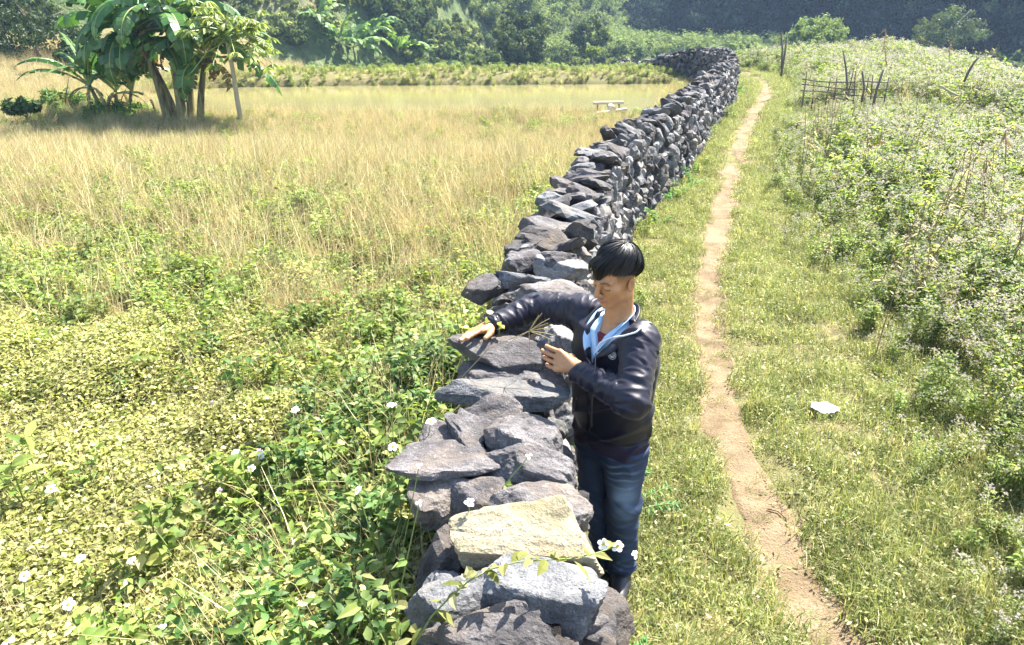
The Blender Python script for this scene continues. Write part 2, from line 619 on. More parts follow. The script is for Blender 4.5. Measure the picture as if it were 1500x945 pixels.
m_cap = stone_mat('weathered_limestone', (.048, .043, .044), (.118, .108, .110), (.25, .234, .23))
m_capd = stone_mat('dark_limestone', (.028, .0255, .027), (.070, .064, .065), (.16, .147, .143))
m_face = stone_mat('broken_limestone', (.09, .083, .085), (.25, .238, .236), (.46, .44, .43))
m_pale = stone_mat('yellowish_limestone', (.22, .18, .10), (.36, .31, .20), (.46, .42, .30))
m_blue = stone_mat('blue_grey_limestone', (.065, .066, .071), (.140, .142, .149), (.27, .27, .272))
m_core, nt, out = mat_new('shade_dark_rubble')
o_ = objco(nt)
f1 = noise(nt, 30, 5, .7, o_)
principled(nt, out, mixc(nt, f1, (.004, .0035, .0035), (.030, .026, .025)), .95, .1, bumpn(nt, f1, 1.0, .05))


def stone_geo(dim, seed, sub=4, nplane=12, rough=.03, blocky=0.0):
    """angular broken stone: a body cut by random planes, then chipped and roughened; returns V, F"""
    r_ = np.random.default_rng(seed)
    V, F = ico(sub)
    n = unit(r_.normal(size=(nplane, 3)) * np.array([1, 1, .9]))
    hgt = r_.uniform(.56, .92, nplane)
    if blocky:
        ax = np.concatenate([np.eye(3), -np.eye(3)]) + r_.normal(0, .16, (6, 3))
        n = np.concatenate([unit(ax), n[:5]]); hgt = np.concatenate([r_.uniform(.55, .66, 6), r_.uniform(.72, .9, 5)])
    else:
        n = np.concatenate([n, unit(np.array([[r_.normal(0, .15), r_.normal(0, .15), 1], [r_.normal(0, .2), r_.normal(0, .2), -1]]))])
        hgt = np.concatenate([hgt, r_.uniform(.42, .6, 2)])
    q = hgt[None, :] / np.maximum(V @ n.T, 1e-3)
    q = np.minimum(q, 3)
    k = 34.0
    r = -np.log(np.exp(-k * np.concatenate([np.full((len(V), 1), 1.12), q], 1)).sum(1)) / k
    P = V * r[:, None]
    f = fbm(P * 2.3 + seed * 3.1, seed, 3)
    f2 = np.abs(fbm(P * 4.0 + seed, seed + 5, 3))
    f3 = fbm(P * 13.0 + seed, seed + 9, 3)
    ch = np.maximum(0, fbm(P * 1.8 + seed * 1.7, seed + 3, 2) - .25)
    r2 = 1 + rough * (1.8 * f - 1.6 * f2 + .45 * f3) - .22 * ch
    P = P * r2[:, None]
    P = P / np.abs(P).max(0) * (np.asarray(dim) / 2)
    return P, F


def stone_obj(name, dim, seed, mat, loc, rot, parent=None, sub=4, tint=.5, **k):
    V, F = stone_geo(dim, seed, sub, **k)
    o = link(bpy.data.objects.new(name, raw_mesh(name, V, [F], np.full(len(V), tint), [mat], smooth=False)), parent)
    o.location = [float(a) for a in loc]
    o.rotation_euler = rot
    return o


# cap stones close to the camera: photo box, level, thickness, tilt (x, y), turn, material, look
NEAR = [
    # name, x0, v0, x1, v1, z, lz, tilt_x, tilt_y, rz, mat, seed, label
    (663, 488, 806, 545, 1.16, .10, .16, .10, -.10, m_cap, 3, 'broad flat grey stone held between both hands of the man'),
    (655, 526, 775, 562, 1.10, .11, .05, .02, .05, m_cap, 14, 'domed brownish grey stone just below the slab the man holds'),
    (745, 536, 832, 566, 1.10, .07, .0, .20, -.25, m_cap, 8, 'small pale wedge of stone below the left hand of the man'),
    (650, 556, 842, 592, 1.09, .10, -.15, .02, -.05, m_blue, 21, 'long thin blue grey slab lying across the wall beside the jacket hem'),
    (655, 578, 760, 650, 1.08, .13, .2, -.1, .2, m_cap, 5, 'rounded grey boulder left of the tall ridged stone on the wall'),
    (716, 585, 826, 690, 1.09, .16, .25, .15, .25, m_cap, 16, 'tall ridged grey stone sloping down to the right beside the jeans'),
    (652, 606, 722, 660, 1.08, .12, .1, -.2, .5, m_cap, 27, 'small pyramid shaped stone lit on top, left of the ridged stone'),
    (606, 628, 668, 662, 1.05, .09, .3, -.2, .3, m_cap, 31, 'small spiky stone standing at the left edge of the wall'),
    (576, 650, 726, 704, 1.06, .09, .05, -.02, .06, m_cap, 40, 'long pointed slab jutting left out of the wall over the weeds'),
    (712, 640, 850, 724, 1.07, .14, .22, .12, -.3, m_cap, 44, 'large sloping grey stone behind the pale yellow block'),
    (592, 698, 672, 768, 1.00, .14, .2, -.25, .4, m_cap, 52, 'dark sided stone among dry stalks at the left edge of the wall'),
    (655, 694, 768, 764, 1.03, .08, .25, .05, -.5, m_cap, 61, 'thin grey slab tilted over a dark gap left of the grey stone'),
    (722, 698, 860, 778, 1.05, .13, .12, .06, .1, m_cap, 70, 'grey stone lying directly against the back of the yellow block'),
    (668, 738, 866, 838, 1.02, .17, .25, .03, .08, m_pale, 77, 'large pale yellow block lying across the wall'),
    (582, 838, 748, 912, .98, .13, .1, -.12, .35, m_blue, 83, 'blue grey stone with rounded left end, lowest left on the wall'),
    (722, 812, 912, 922, 1.00, .15, .15, .15, -.1, m_blue, 90, 'big rough grey and white stone in front of the yellow block'),
    (630, 872, 830, 985, 1.01, .15, .1, .0, -.2, m_capd, 96, 'dark grey stone with light upper edge at the bottom of the photo'),
    (806, 858, 926, 948, .90, .12, .2, .25, .5, m_capd, 101, 'dark brown grey stone sticking out right under the big rough stone'),
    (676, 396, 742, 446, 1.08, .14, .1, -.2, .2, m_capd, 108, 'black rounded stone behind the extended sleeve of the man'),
    (722, 392, 800, 426, 1.09, .11, -.2, .1, -.15, m_blue, 115, 'bluish shaded slab just above the extended arm of the man'),
    (745, 410, 862, 442, 1.08, .10, .1, .1, .1, m_cap, 121, 'flat grey stone right behind the elbow of the extended arm'),
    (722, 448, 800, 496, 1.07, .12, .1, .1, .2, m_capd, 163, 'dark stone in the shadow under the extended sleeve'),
    (792, 458, 846, 530, 1.04, .16, .35, .3, .9, m_face, 171, 'pale broken stone in the gap between the sleeve and the left hand'),
    (742, 362, 802, 402, 1.09, .13, .1, -.1, .4, m_cap, 128, 'upright triangular stone above the bluish shaded slab'),
    (785, 372, 862, 408, 1.08, .10, .1, .15, -.1, m_face, 133, 'pale flat stone beside the hair of the man'),
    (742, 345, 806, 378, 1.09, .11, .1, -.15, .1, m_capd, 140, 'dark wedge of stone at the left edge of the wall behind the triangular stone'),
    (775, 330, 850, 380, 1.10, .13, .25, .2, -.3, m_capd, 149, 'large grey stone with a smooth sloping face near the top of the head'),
    (758, 316, 850, 352, 1.09, .12, .15, .05, .1, m_cap, 155, 'wide grey stone with pale lower edge behind the smooth sloping stone'),
]
HELD = None
for k, (x0, v0, x1, v1, z, lz, tx_, ty_, rz, mt, sd_, lab) in enumerate(NEAR):
    c = at((x0 + x1) / 2, (v0 + v1) / 2, z=z)
    dep = depth_of(c)
    lx = (x1 - x0) / FPX * dep
    el = math.atan2(CAM_Z - z, math.hypot(c[0], c[1]))
    ly = ((v1 - v0) / FPX * dep - lz * math.cos(el)) / math.sin(el)
    ly = min(max(ly, .17), .40) * 1.15
    c = c + np.array([0, 0, -.01])
    o = stone_obj('cap_stone' if k else 'loose_slab', (lx * 1.18, ly * 1.08, lz * .98), sd_, mt, c, (tx_, ty_, rz), sub=5,
                  nplane=9, rough=.032, blocky=1.0 if mt is m_pale else 0.0, tint=float(rng.uniform(.35, .65)))
    tag(o, lab, 'stone', 'loose cap stones on the near end of the wall')

# the wall itself
wallroot = empty('stone_wall', (0, 0, 0))
tag(wallroot, 'long dry stone wall of dark grey limestone running from the foreground to the pond bank', 'wall')
CURVE = [(float(y), float(x)) for y, x in WALL] + [(25.7, 6.1), (26.8, 5.45), (27.7, 4.7), (28.5, 3.8)]
cp = np.array([(x, y) for y, x in CURVE])
# resample by arc length
seg = np.linalg.norm(np.diff(cp, axis=0), axis=1)
sl = np.concatenate([[0], np.cumsum(seg)])
ss = np.arange(0, sl[-1], .02)
cxy = np.stack([np.interp(ss, sl, cp[:, 0]), np.interp(ss, sl, cp[:, 1])], 1)
ker = np.ones(41) / 41
cxy = np.stack([np.convolve(np.pad(cxy[:, i], 20, mode='edge'), ker, 'valid') for i in (0, 1)], 1)
ctan = unit(np.gradient(cxy, axis=0))
clef = np.stack([-ctan[:, 1], ctan[:, 0]], 1)
ztop = np.interp(cxy[:, 1], [0, 5, 9, 24, 30], [1.10, 1.09, 1.04, 1.04, 1.04])
endk = sstep(sl[-1] - 4.8, sl[-1] - .3, ss)
ztop = ztop * (1 - endk) + endk * .42
hw = np.interp(cxy[:, 1], [0, 1.6, 2.2, 3.0, 4.5, 6, 10, 30], [.2, .19, .155, .165, .2, .2, .17, .16])


def wall_at(s):
    i = np.clip(np.searchsorted(ss, s), 0, len(ss) - 1)
    return cxy[i], ctan[i], clef[i], ztop[i], hw[i]


# near-black fill, its colour standing in for shade in the gaps between the stones
mb = MB()
step = 14
ids = np.arange(0, len(ss), step)
prof = lambda h_, zt, gz: np.array([(-(h_ + .02), gz - .3), (-(h_ - .07), zt - .13), (h_ - .07, zt - .13), (h_ + .02, gz - .3)])
rows = []
for i in ids:
    gz = float(ground_h(cxy[i, 0], cxy[i, 1])) - .1
    p = prof(hw[i], ztop[i], min(gz, 0))
    rows.append(np.stack([cxy[i, 0] + clef[i, 0] * p[:, 0], cxy[i, 1] + clef[i, 1] * p[:, 0], p[:, 1]], 1))
V = np.concatenate(rows); F = []
for k in range(len(ids) - 1):
    for j in range(3):
        F.append((k * 4 + j, k * 4 + j + 1, k * 4 + 5 + j, k * 4 + 4 + j))
mb.add(V, [np.array(F), np.array([[0, 1, 2, 3], [len(V) - 1, len(V) - 2, len(V) - 3, len(V) - 4]])])
mb.build('rubble_core', [m_core], wallroot)

LIB = [stone_geo((1, 1, 1), 200 + i, 3, nplane=10, rough=.05) for i in range(16)]
LIBN = [stone_geo((1, 1, 1), 300 + i, 4, nplane=8, rough=.035) for i in range(10)]
far_mb = MB()
near_parts = []


def put_stone(pos, M, dims, mi, tint, near):
    if near:
        near_parts.append((pos, M, dims, mi, tint))
    else:
        V, F = LIB[rng.integers(len(LIB))]
        far_mb.add((V * dims) @ M.T + pos, F, tint, mi)


def wdist(p): return float(np.linalg.norm(p - np.array([0, 0, CAM_Z])))


cands = []
# caps, leaning slabs along the top
s = 0.2
while s < sl[-1] - .15:
    p, t, l, zt, h_ = wall_at(s)
    y = p[1]
    yaw = math.atan2(l[1], l[0])
    far = y > 3.85
    if y > 3.75 or y < .55:
        two = rng.random() < .55
        spots = [(-.5 * h_ + rng.normal(0, .02), h_ * rng.uniform(1.1, 1.5)), (.5 * h_ + rng.normal(0, .02), h_ * rng.uniform(1.1, 1.5))] if two else [(rng.normal(0, .03), h_ * rng.uniform(1.9, 2.6))]
        for off, ln in spots:
            d = np.array([ln, rng.uniform(.2, .36), rng.uniform(.07, .16)])
            M = rotm(rng.normal(.38, .28), rng.normal(0, .22), yaw + rng.normal(0, .3))
            pos = np.array([p[0] + l[0] * off, p[1] + l[1] * off, zt - .05 + rng.normal(0, .03)])
            mi = rng.choice([0, 1, 1, 2]) if y < 20 else rng.choice([0, 1, 2])
            cands.append((pos, M, d, int(mi), rng.uniform(.25, .75)))
    s += rng.uniform(.13, .21)
# hearting under the near cap stones
for k in range(110):
    s_ = rng.uniform(.4, 6.3) if k < 70 else rng.uniform(2.6, 4.3)
    p, t, l, zt, h_ = wall_at(s_)
    off = rng.uniform(-.9, .35) * h_ if s_ < 5.2 else rng.uniform(-1, 1) * h_
    cands.append((np.array([p[0] + l[0] * off, p[1] + l[1] * off, zt - rng.uniform(.17, .25)]), rotm(*rng.uniform(-.5, .5, 2), rng.uniform(0, 6)),
                  np.array([rng.uniform(.16, .3), rng.uniform(.14, .22), rng.uniform(.08, .14)]), int(rng.choice([0, 1, 3])), rng.uniform(.2, .7)))
# faces: courses of broken stones, both sides
for side in (-1, 1):
    zc = -.04
    while zc < 1.0:
        s = rng.uniform(0, .2)
        while s < sl[-1] - .1:
            p, t, l, zt, h_ = wall_at(s)
            gz = min(float(ground_h(p[0], p[1])), .3) if side > 0 else 0
            wdt = rng.uniform(.10, .24)
            if zc < zt - (.34 if side < 0 and p[1] < 3.1 else .1) and not (side > 0 and zc < .1 and p[1] < 24):
                fr = (zc + .05) / 1.1
                off = side * (h_ + .035 - .05 * fr + rng.normal(0, .018) - (.06 if side < 0 and 1.3 < p[1] < 3.1 else 0))
                d = np.array([wdt * 1.0, rng.uniform(.12, .22), rng.uniform(.08, .25)])
                M = rotm(rng.normal(0, .4), rng.normal(0, .6), math.atan2(t[1], t[0]) + rng.normal(0, .35))
                pos = np.array([p[0] + l[0] * off, p[1] + l[1] * off, zc + rng.normal(0, .025)])
                mi = int(rng.choice([3, 3, 0, 1, 2])) if side < 0 else int(rng.choice([0, 1, 2, 0]))
                cands.append((pos, M, d, mi, rng.uniform(.3, .8)))
            s += wdt * .85
        zc += rng.uniform(.14, .18)
# the ones that show largest become parts of their own
sc_ = []
for c_ in cands:
    pos, M, d = c_[0], c_[1], c_[2]
    vis = in_view(pos[None])[0]
    toright = pos[0] - wall_x(pos[1]) > -.02 or pos[2] > .95
    hidden_by_man = .3 < pos[0] < .75 and 2.2 < pos[1] < 2.8
    sc_.append(d[0] * d[2] / wdist(pos) ** 2 if (vis and toright and pos[1] > 1.0) else 0)
order = np.argsort(-np.array(sc_))
pick = set(order[:100].tolist())
CAPM = [m_cap, m_capd, m_blue, m_face]
lib_me = {}
for i, c_ in enumerate(cands):
    pos, M, d, mi, tint = c_
    if i in pick:
        k = int(rng.integers(len(LIBN)))
        V, F = LIBN[k]
        key = (k, mi, int(tint * 4))
        if key not in lib_me:
            lib_me[key] = raw_mesh('stone', V, [F], np.full(len(V), tint), [CAPM[mi]], smooth=False)
        o = link(bpy.data.objects.new('stone', lib_me[key]), wallroot)
        o.matrix_local = Matrix.LocRotScale(Vector(pos), Matrix(M.tolist()), Vector(d))
    else:
        put_stone(pos, M, d, mi, tint, False)
fo = far_mb.build('rubble_stones', CAPM, wallroot)
fo['kind'] = 'stuff'
# ------------------------------------------------------------------ plants used as ground cover
SRC = {}


def source(kind, mbs, mats):
    c = bpy.data.collections.new(kind)
    for i, mb in enumerate(mbs):
        me = mb.data(kind, mats, True)
        c.objects.link(bpy.data.objects.new('%s_%02d' % (kind, i), me))
    SRC[kind] = (c, len(mbs))


def scatter(name, kind, P, scale, mat=None, tilt=.12, rz=None, label=None, cat=None, stuff=True):
    P = np.asarray(P, float)
    n = len(P)
    me = raw_mesh(name, P, [])
    rot = np.stack([rng.normal(0, tilt, n), rng.normal(0, tilt, n), rng.random(n) * 6.283 if rz is None else rz], 1)
    a = me.attributes.new('rot', 'FLOAT_VECTOR', 'POINT'); a.data.foreach_set('vector', rot.astype(np.float32).ravel())
    a = me.attributes.new('scl', 'FLOAT', 'POINT'); a.data.foreach_set('value', np.broadcast_to(scale, (n,)).astype(np.float32))
    a = me.attributes.new('idx', 'INT', 'POINT'); a.data.foreach_set('value', rng.integers(0, SRC[kind][1], n).astype(np.int32))
    o = link(bpy.data.objects.new(name, me))
    ng = bpy.data.node_groups.new('scatter_' + name, 'GeometryNodeTree')
    ng.interface.new_socket('Geometry', in_out='INPUT', socket_type='NodeSocketGeometry')
    ng.interface.new_socket('Geometry', in_out='OUTPUT', socket_type='NodeSocketGeometry')
    gi = ng.nodes.new('NodeGroupInput'); go = ng.nodes.new('NodeGroupOutput')
    ci = ng.nodes.new('GeometryNodeCollectionInfo')
    ci.inputs['Collection'].default_value = SRC[kind][0]
    ci.inputs['Separate Children'].default_value = True
    ci.inputs['Reset Children'].default_value = True
    ip = ng.nodes.new('GeometryNodeInstanceOnPoints')
    ip.inputs['Pick Instance'].default_value = True

    def attr(nm, ty):
        q = ng.nodes.new('GeometryNodeInputNamedAttribute'); q.data_type = ty; q.inputs['Name'].default_value = nm
        return q.outputs['Attribute']
    er = ng.nodes.new('FunctionNodeEulerToRotation')
    ng.links.new(gi.outputs[0], ip.inputs['Points'])
    ng.links.new(ci.outputs[0], ip.inputs['Instance'])
    ng.links.new(attr('idx', 'INT'), ip.inputs['Instance Index'])
    ng.links.new(attr('rot', 'FLOAT_VECTOR'), er.inputs[0])
    ng.links.new(er.outputs[0], ip.inputs['Rotation'])
    ng.links.new(attr('scl', 'FLOAT'), ip.inputs['Scale'])
    ng.links.new(ip.outputs[0], go.inputs[0])
    md = o.modifiers.new('scatter', 'NODES'); md.node_group = ng
    tag(o, label, cat, kind='stuff')
    return o


m_lime = leafmat('creeper_leaf', [(0, (.13, .15, .035)), (.4, (.27, .28, .085)), (.8, (.42, .405, .165)), (1, (.54, .50, .31))], .45, tcol=(1, 1.08, .55), spec=.08, rough=.7)
m_green = leafmat('weed_leaf', [(0, (.08, .14, .03)), (.5, (.175, .25, .06)), (.85, (.29, .34, .10)), (1, (.42, .40, .19))], .5, spec=.15)
m_deep = leafmat('deep_green_leaf', [(0, (.04, .095, .022)), (.5, (.085, .165, .04)), (.85, (.18, .25, .07)), (1, (.32, .33, .13))], .45, .5, .25)
m_straw = leafmat('dry_straw', [(0, (.26, .21, .095)), (.5, (.43, .36, .18)), (1, (.60, .53, .33))], .3, .7, .15, .25, (1.05, 1, .8))
m_grass = leafmat('grass_blade', [(0, (.10, .145, .035)), (.4, (.19, .24, .065)), (.7, (.34, .34, .14)), (1, (.50, .45, .27))], .42, tcol=(1.08, 1.05, .68))
m_pale = leafmat('pale_weed_leaf', [(0, (.12, .17, .05)), (.5, (.23, .28, .10)), (.85, (.36, .37, .17)), (1, (.48, .44, .27))], .5, .7, .1)
m_stalk = simple('weed_stalk', (.24, .20, .10), .8)
m_dstalk = simple('dead_stalk', (.20, .14, .08), .9)
m_gstem = simple('green_stem', (.16, .2, .05), .7)
m_fluff = leafmat('flower_head', [(0, (.38, .32, .28)), (.6, (.54, .49, .41)), (1, (.68, .64, .54))], .3, .8, .1, .1, (1, 1, 1))
m_feather = leafmat('feathery_leaf', [(0, (.06, .17, .05)), (.6, (.11, .27, .09)), (1, (.2, .34, .12))], .45)


def disc(n, r):
    a = rng.random(n) * 6.283; q = np.sqrt(rng.random(n)) * r
    return q * np.cos(a), q * np.sin(a)


# creeping lime-green weed
L_ = []
for k in range(7):
    mb = MB(); n = 330
    x, y = disc(n, .17)
    z = .03 + .13 * rng.random(n) ** .8 * (1 - .5 * (x * x + y * y) / .03)
    V, F, t = leaves(np.stack([x, y, z], 1), rand_dirs(n, .25), rand_dirs(n, 1.6), rng.uniform(.012, .028, n), rng.uniform(.008, .017, n), .35, .2)
    mb.add(V, F, t)
    n = 7
    V, F, t = blades(np.stack(disc(n, .16) + (rng.uniform(0, .10, n),), 1), rng.random(n) * 6.28, rng.uniform(.08, .2, n), .0025, rng.uniform(.3, 1.8, n))
    mb.add(V, F, t, 1)
    L_.append(mb)
source('creeper', L_, [m_lime, m_straw])
# straw
L_ = []
for k in range(7):
    mb = MB(); n = 46
    x, y = disc(n, .15)
    V, F, t = blades(np.stack([x, y, 0 * x], 1), rng.random(n) * 6.28, rng.uniform(.2, .62, n), rng.uniform(.004, .010, n), np.abs(rng.normal(.3, .35, n)), 3)
    mb.add(V, F, t)
    n = 26      # fallen straw
    x, y = disc(n, .2)
    V, F, t = blades(np.stack([x, y, rng.uniform(.02, .14, n)], 1), rng.random(n) * 6.28, rng.uniform(.15, .32, n), .005, rng.uniform(.7, 1.3, n), 2, .2)
    mb.add(V, F, t)
    L_.append(mb)
source('straw', L_, [m_straw])


def weed(h, nleaf, ll, spread, mats_n=0, heads=0, droop=.3):
    mb = MB()
    nst = rng.integers(3, 6)
    for s_ in range(nst):
        a = rng.random() * 6.28; hh = h * rng.uniform(.65, 1.1)
        top = np.array([math.cos(a) * spread * rng.random(), math.sin(a) * spread * rng.random(), hh])
        bs = np.array([top[0] * .25, top[1] * .25, 0])
        pts = np.array([bs, bs * .5 + top * .5 + rng.normal(0, .02, 3), top])
        mb.add(*tube(pts, [.004, .003, .002], 4, False), rng.random(), 1)
        m_ = nleaf
        u = rng.random(m_) ** .7
        P = bs + (top - bs) * u[:, None]
        D = rand_dirs(m_, .25)
        P = P + D * rng.uniform(0, .05, m_)[:, None]
        V, F, t = leaves(P, D, rand_dirs(m_, 1.5), ll * rng.uniform(.6, 1.3, m_), ll * rng.uniform(.4, .7, m_), .3, droop)
        mb.add(V, F, t)
        if heads:
            for q in range(heads):
                c = top + rng.normal(0, .035, 3) * (1, 1, .6)
                nn = 9
                V, F, t = leaves(np.repeat(c[None], nn, 0) + rng.normal(0, .004, (nn, 3)), rand_dirs(nn, .6), rand_dirs(nn, .5), .014, .010, .1, 0, False)
                mb.add(V, F, t, 2)
    return mb


source('greenweed', [weed(.34, 42, .042, .16) for k in range(7)], [m_green, m_gstem])
source('bushweed', [weed(.42, 74, .037, .22, droop=.35) for k in range(6)], [m_deep, m_gstem])
source('flowerweed', [weed(.62, 54, .040, .24, heads=6) for k in range(8)], [m_green, m_stalk, m_fluff])
source('paleweed', [weed(.5, 44, .034, .22, heads=9) for k in range(6)], [m_pale, m_stalk, m_fluff])
# short grass
L_ = []
for k in range(6):
    mb = MB(); n = 70
    x, y = disc(n, .12)
    V, F, t = blades(np.stack([x, y, 0 * x], 1), rng.random(n) * 6.28, rng.uniform(.03, .10, n), rng.uniform(.003, .006, n), np.abs(rng.normal(.5, .5, n)), 2)
    mb.add(V, F, t * .9)
    n = 34
    x, y = disc(n, .13)
    V, F, t = leaves(np.stack([x, y, rng.uniform(.005, .04, n)], 1), rand_dirs(n, .3), rand_dirs(n, 1.5), rng.uniform(.014, .03, n), rng.uniform(.006, .012, n), .2, .1)
    mb.add(V, F, t)
    L_.append(mb)
source('turf', L_, [m_grass])
L_ = []
for k in range(4):
    mb = MB(); n = 90
    x, y = disc(n, .05)
    V, F, t = blades(np.stack([x, y, 0 * x], 1), np.arctan2(y, x) + rng.normal(0, .4, n), rng.uniform(.08, .2, n), .004, np.abs(rng.normal(.7, .35, n)), 3)
    mb.add(V, F, .35 + .65 * t)
    L_.append(mb)
source('tussock', L_, [m_grass])
L_ = []
for k in range(4):
    mb = MB()
    for s_ in range(8):
        a = rng.random() * 6.28; L0 = rng.uniform(.2, .38)
        d = np.array([math.cos(a), math.sin(a), 0])
        pts = np.array([d * L0 * u * .8 + np.array([0, 0, L0 * (u - .35 * u * u)]) for u in np.linspace(0, 1, 6)])
        mb.add(*tube(pts, .002, 3, False), .5, 1)
        m_ = 46
        u = rng.uniform(.15, 1, m_)
        P = np.stack([np.interp(u, np.linspace(0, 1, 6), pts[:, j]) for j in range(3)], 1)
        V, F, t = leaves(P, unit(np.cross(np.repeat(d[None], m_, 0), [0, 0, 1.]) * rng.choice([-1, 1], m_)[:, None] + .6 * d + rng.normal(0, .25, (m_, 3))), rand_dirs(m_, 1.5), .04, .009, .2, .2, False)
        mb.add(V, F, t)
    L_.append(mb)
source('feather', L_, [m_feather, m_gstem])


L_ = []
for k in range(6):
    mb = MB()
    for s_ in range(rng.integers(1, 4)):
        a = rng.random() * 6.28; L0 = rng.uniform(.7, 1.15); ln = rng.normal(0, .12, 2); b0 = rng.normal(0, .06, 2)
        pts = np.array([(b0[0] + ln[0] * u * u, b0[1] + ln[1] * u * u, L0 * u) for u in np.linspace(0, 1, 5)])
        mb.add(*tube(pts, np.linspace(.006, .003, 5), 4, False), .4)
        m_ = 9; u = rng.uniform(.4, 1, m_)
        P = np.stack([np.interp(u, np.linspace(0, 1, 5), pts[:, j]) for j in range(3)], 1)
        V, F, t = leaves(P, rand_dirs(m_, -.3), rand_dirs(m_, 1), rng.uniform(.04, .12, m_), rng.uniform(.008, .02, m_), .4, .5)
        mb.add(V, F, t, 1)
    L_.append(mb)
source('deadstem', L_, [m_dstalk, m_straw])
L_ = []
for k in range(5):
    mb = MB(); V, F = stone_geo((.018, .016, .011), 700 + k, 2, nplane=7); mb.add(V, F); L_.append(mb)
source('pebble', L_, [simple('pebble_earth', (.21, .165, .115), .95, .1, 30, .4)])


# ------------------------------------------------------------------ where the cover grows
def area(n, x0, x1, y0, y1, ybias=1.0):
    x = rng.uniform(x0, x1, n)
    y = y0 + (y1 - y0) * rng.random(n) ** ybias
    P = np.stack([x, y, ground_h(x, y)], 1)
    return P[in_view(P, 1.25)]


def keep(P, prob):
    return P[rng.random(len(P)) < prob]


def off_wall(P, a, b):
    """distance to the left of the wall's centre line"""
    return wall_x(P[:, 1]) - P[:, 0]


def near_man(P, r=.34):
    return np.hypot(P[:, 0] - .43, P[:, 1] - 2.55) < r


def on_left(P, gap=.27):
    return (off_wall(P, 0, 0) > gap) & (P[:, 1] < 27)


# left field, creeper near the camera
P = area(9000, -4.6, .1, .6, 6.2)
d = off_wall(P, 0, 0)
den = (1 - sstep(4.0, 5.8, P[:, 1] + .25 * d + .7 * n2(P[:, 0], P[:, 1], .9, 70))) * on_left(P, .3)
P = keep(P, den)
P[:, 2] += .05 + .17 * np.maximum(-.2, n2(P[:, 0], P[:, 1], 1.25, 71))
scatter('creeping_weeds', 'creeper', P, rng.uniform(.8, 1.35, len(P)), label='lime green creeping weed covering the left foreground', cat='ground cover')

# mixed straw and green weeds further back
P = area(32000, -17, 5.5, 2.2, 24, 1.25)
y = P[:, 1]; nn = n2(P[:, 0], y, .55, 72)
den = (.10 + .90 * sstep(3.2, 5.0, y + nn)) * (.30 + .78 * sstep(-.1, .5, nn + .6 * sstep(7, 11, y))) * (.45 + .45 * sstep(8, 13, y))
den = den * on_left(P, .3) * (in_pond(P[:, 0], y) < -.15) * (1 - .85 * bank(P[:, 0], y))
P = keep(P, den)
sc_ = rng.uniform(.7, 1.2, len(P)) * (1 - .42 * sstep(9, 14, P[:, 1])) * (1 - .35 * (1 - sstep(4, 6, P[:, 1])))
scatter('dry_straw', 'straw', P, sc_, label='dry straw stubble covering the left field', cat='straw')

P = area(30000, -14, 5.2, .9, 24, 1.35)
y = P[:, 1]; d = off_wall(P, 0, 0)
nn = n2(P[:, 0], y, .6, 73) + .4 * n2(P[:, 0], y, 2, 74)
den = (.08 + .72 * sstep(3.2, 4.4, y) + .2 * sstep(6, 8, y)) * (.40 + .6 * sstep(-.2, .4, nn)) * (1 - .45 * sstep(9, 15, y)) + .9 * (1 - sstep(.5, 1.5, d + .25 * nn)) * (y > 2.6)
den = np.clip(den, 0, 1) * on_left(P, .3) * (in_pond(P[:, 0], y) < -.2)
P = keep(P, den)
scatter('green_weeds', 'greenweed', P, rng.uniform(.55, 1.1, len(P)) * (1 - .35 * sstep(9, 14, P[:, 1])), label='green leafy weeds mixed into the left field', cat='weeds')

# darker leafy weeds along the near wall foot
P = area(1500, -2.2, .1, .5, 3.4)
d = off_wall(P, 0, 0); y = P[:, 1]
den = (1 - sstep(.55, 1.15, d + .3 * n2(P[:, 0], y, 1.4, 75) - .35 * (1 - sstep(1.2, 2.2, y)))) * on_left(P, .33)
P = keep(P, den * .5)
scatter('leafy_weeds', 'bushweed', P, rng.uniform(.5, 1.1, len(P)), label='darker green leafy weeds at the left foot of the near wall', cat='weeds')
P = area(1600, -2.4, .1, .5, 3.6)
P = keep(P, (1 - sstep(.6, 1.3, off_wall(P, 0, 0))) * on_left(P, .32) * .35)
scatter('long_grass', 'straw', P, rng.uniform(.5, .95, len(P)), label='dry grass stems among the weeds at the left foot of the near wall', cat='grass')
P = area(1500, -2.4, .1, .5, 3.6)
P = keep(P, (1 - sstep(.6, 1.4, off_wall(P, 0, 0) + .3 * n2(P[:, 0], P[:, 1], 1.6, 175))) * on_left(P, .32) * .5)
scatter('pale_leafy_weeds', 'greenweed', P, rng.uniform(.6, 1.25, len(P)), label='pale green leafy weeds beside the near wall', cat='weeds')
P = area(500, -4, -.6, .8, 4.2)
P = keep(P, sstep(.15, .5, n2(P[:, 0], P[:, 1], .8, 76)) * on_left(P, .4) * .5)
scatter('scattered_weeds', 'bushweed', P, rng.uniform(.35, .75, len(P)), label='scattered dark green weeds poking through the lime creeper', cat='weeds')

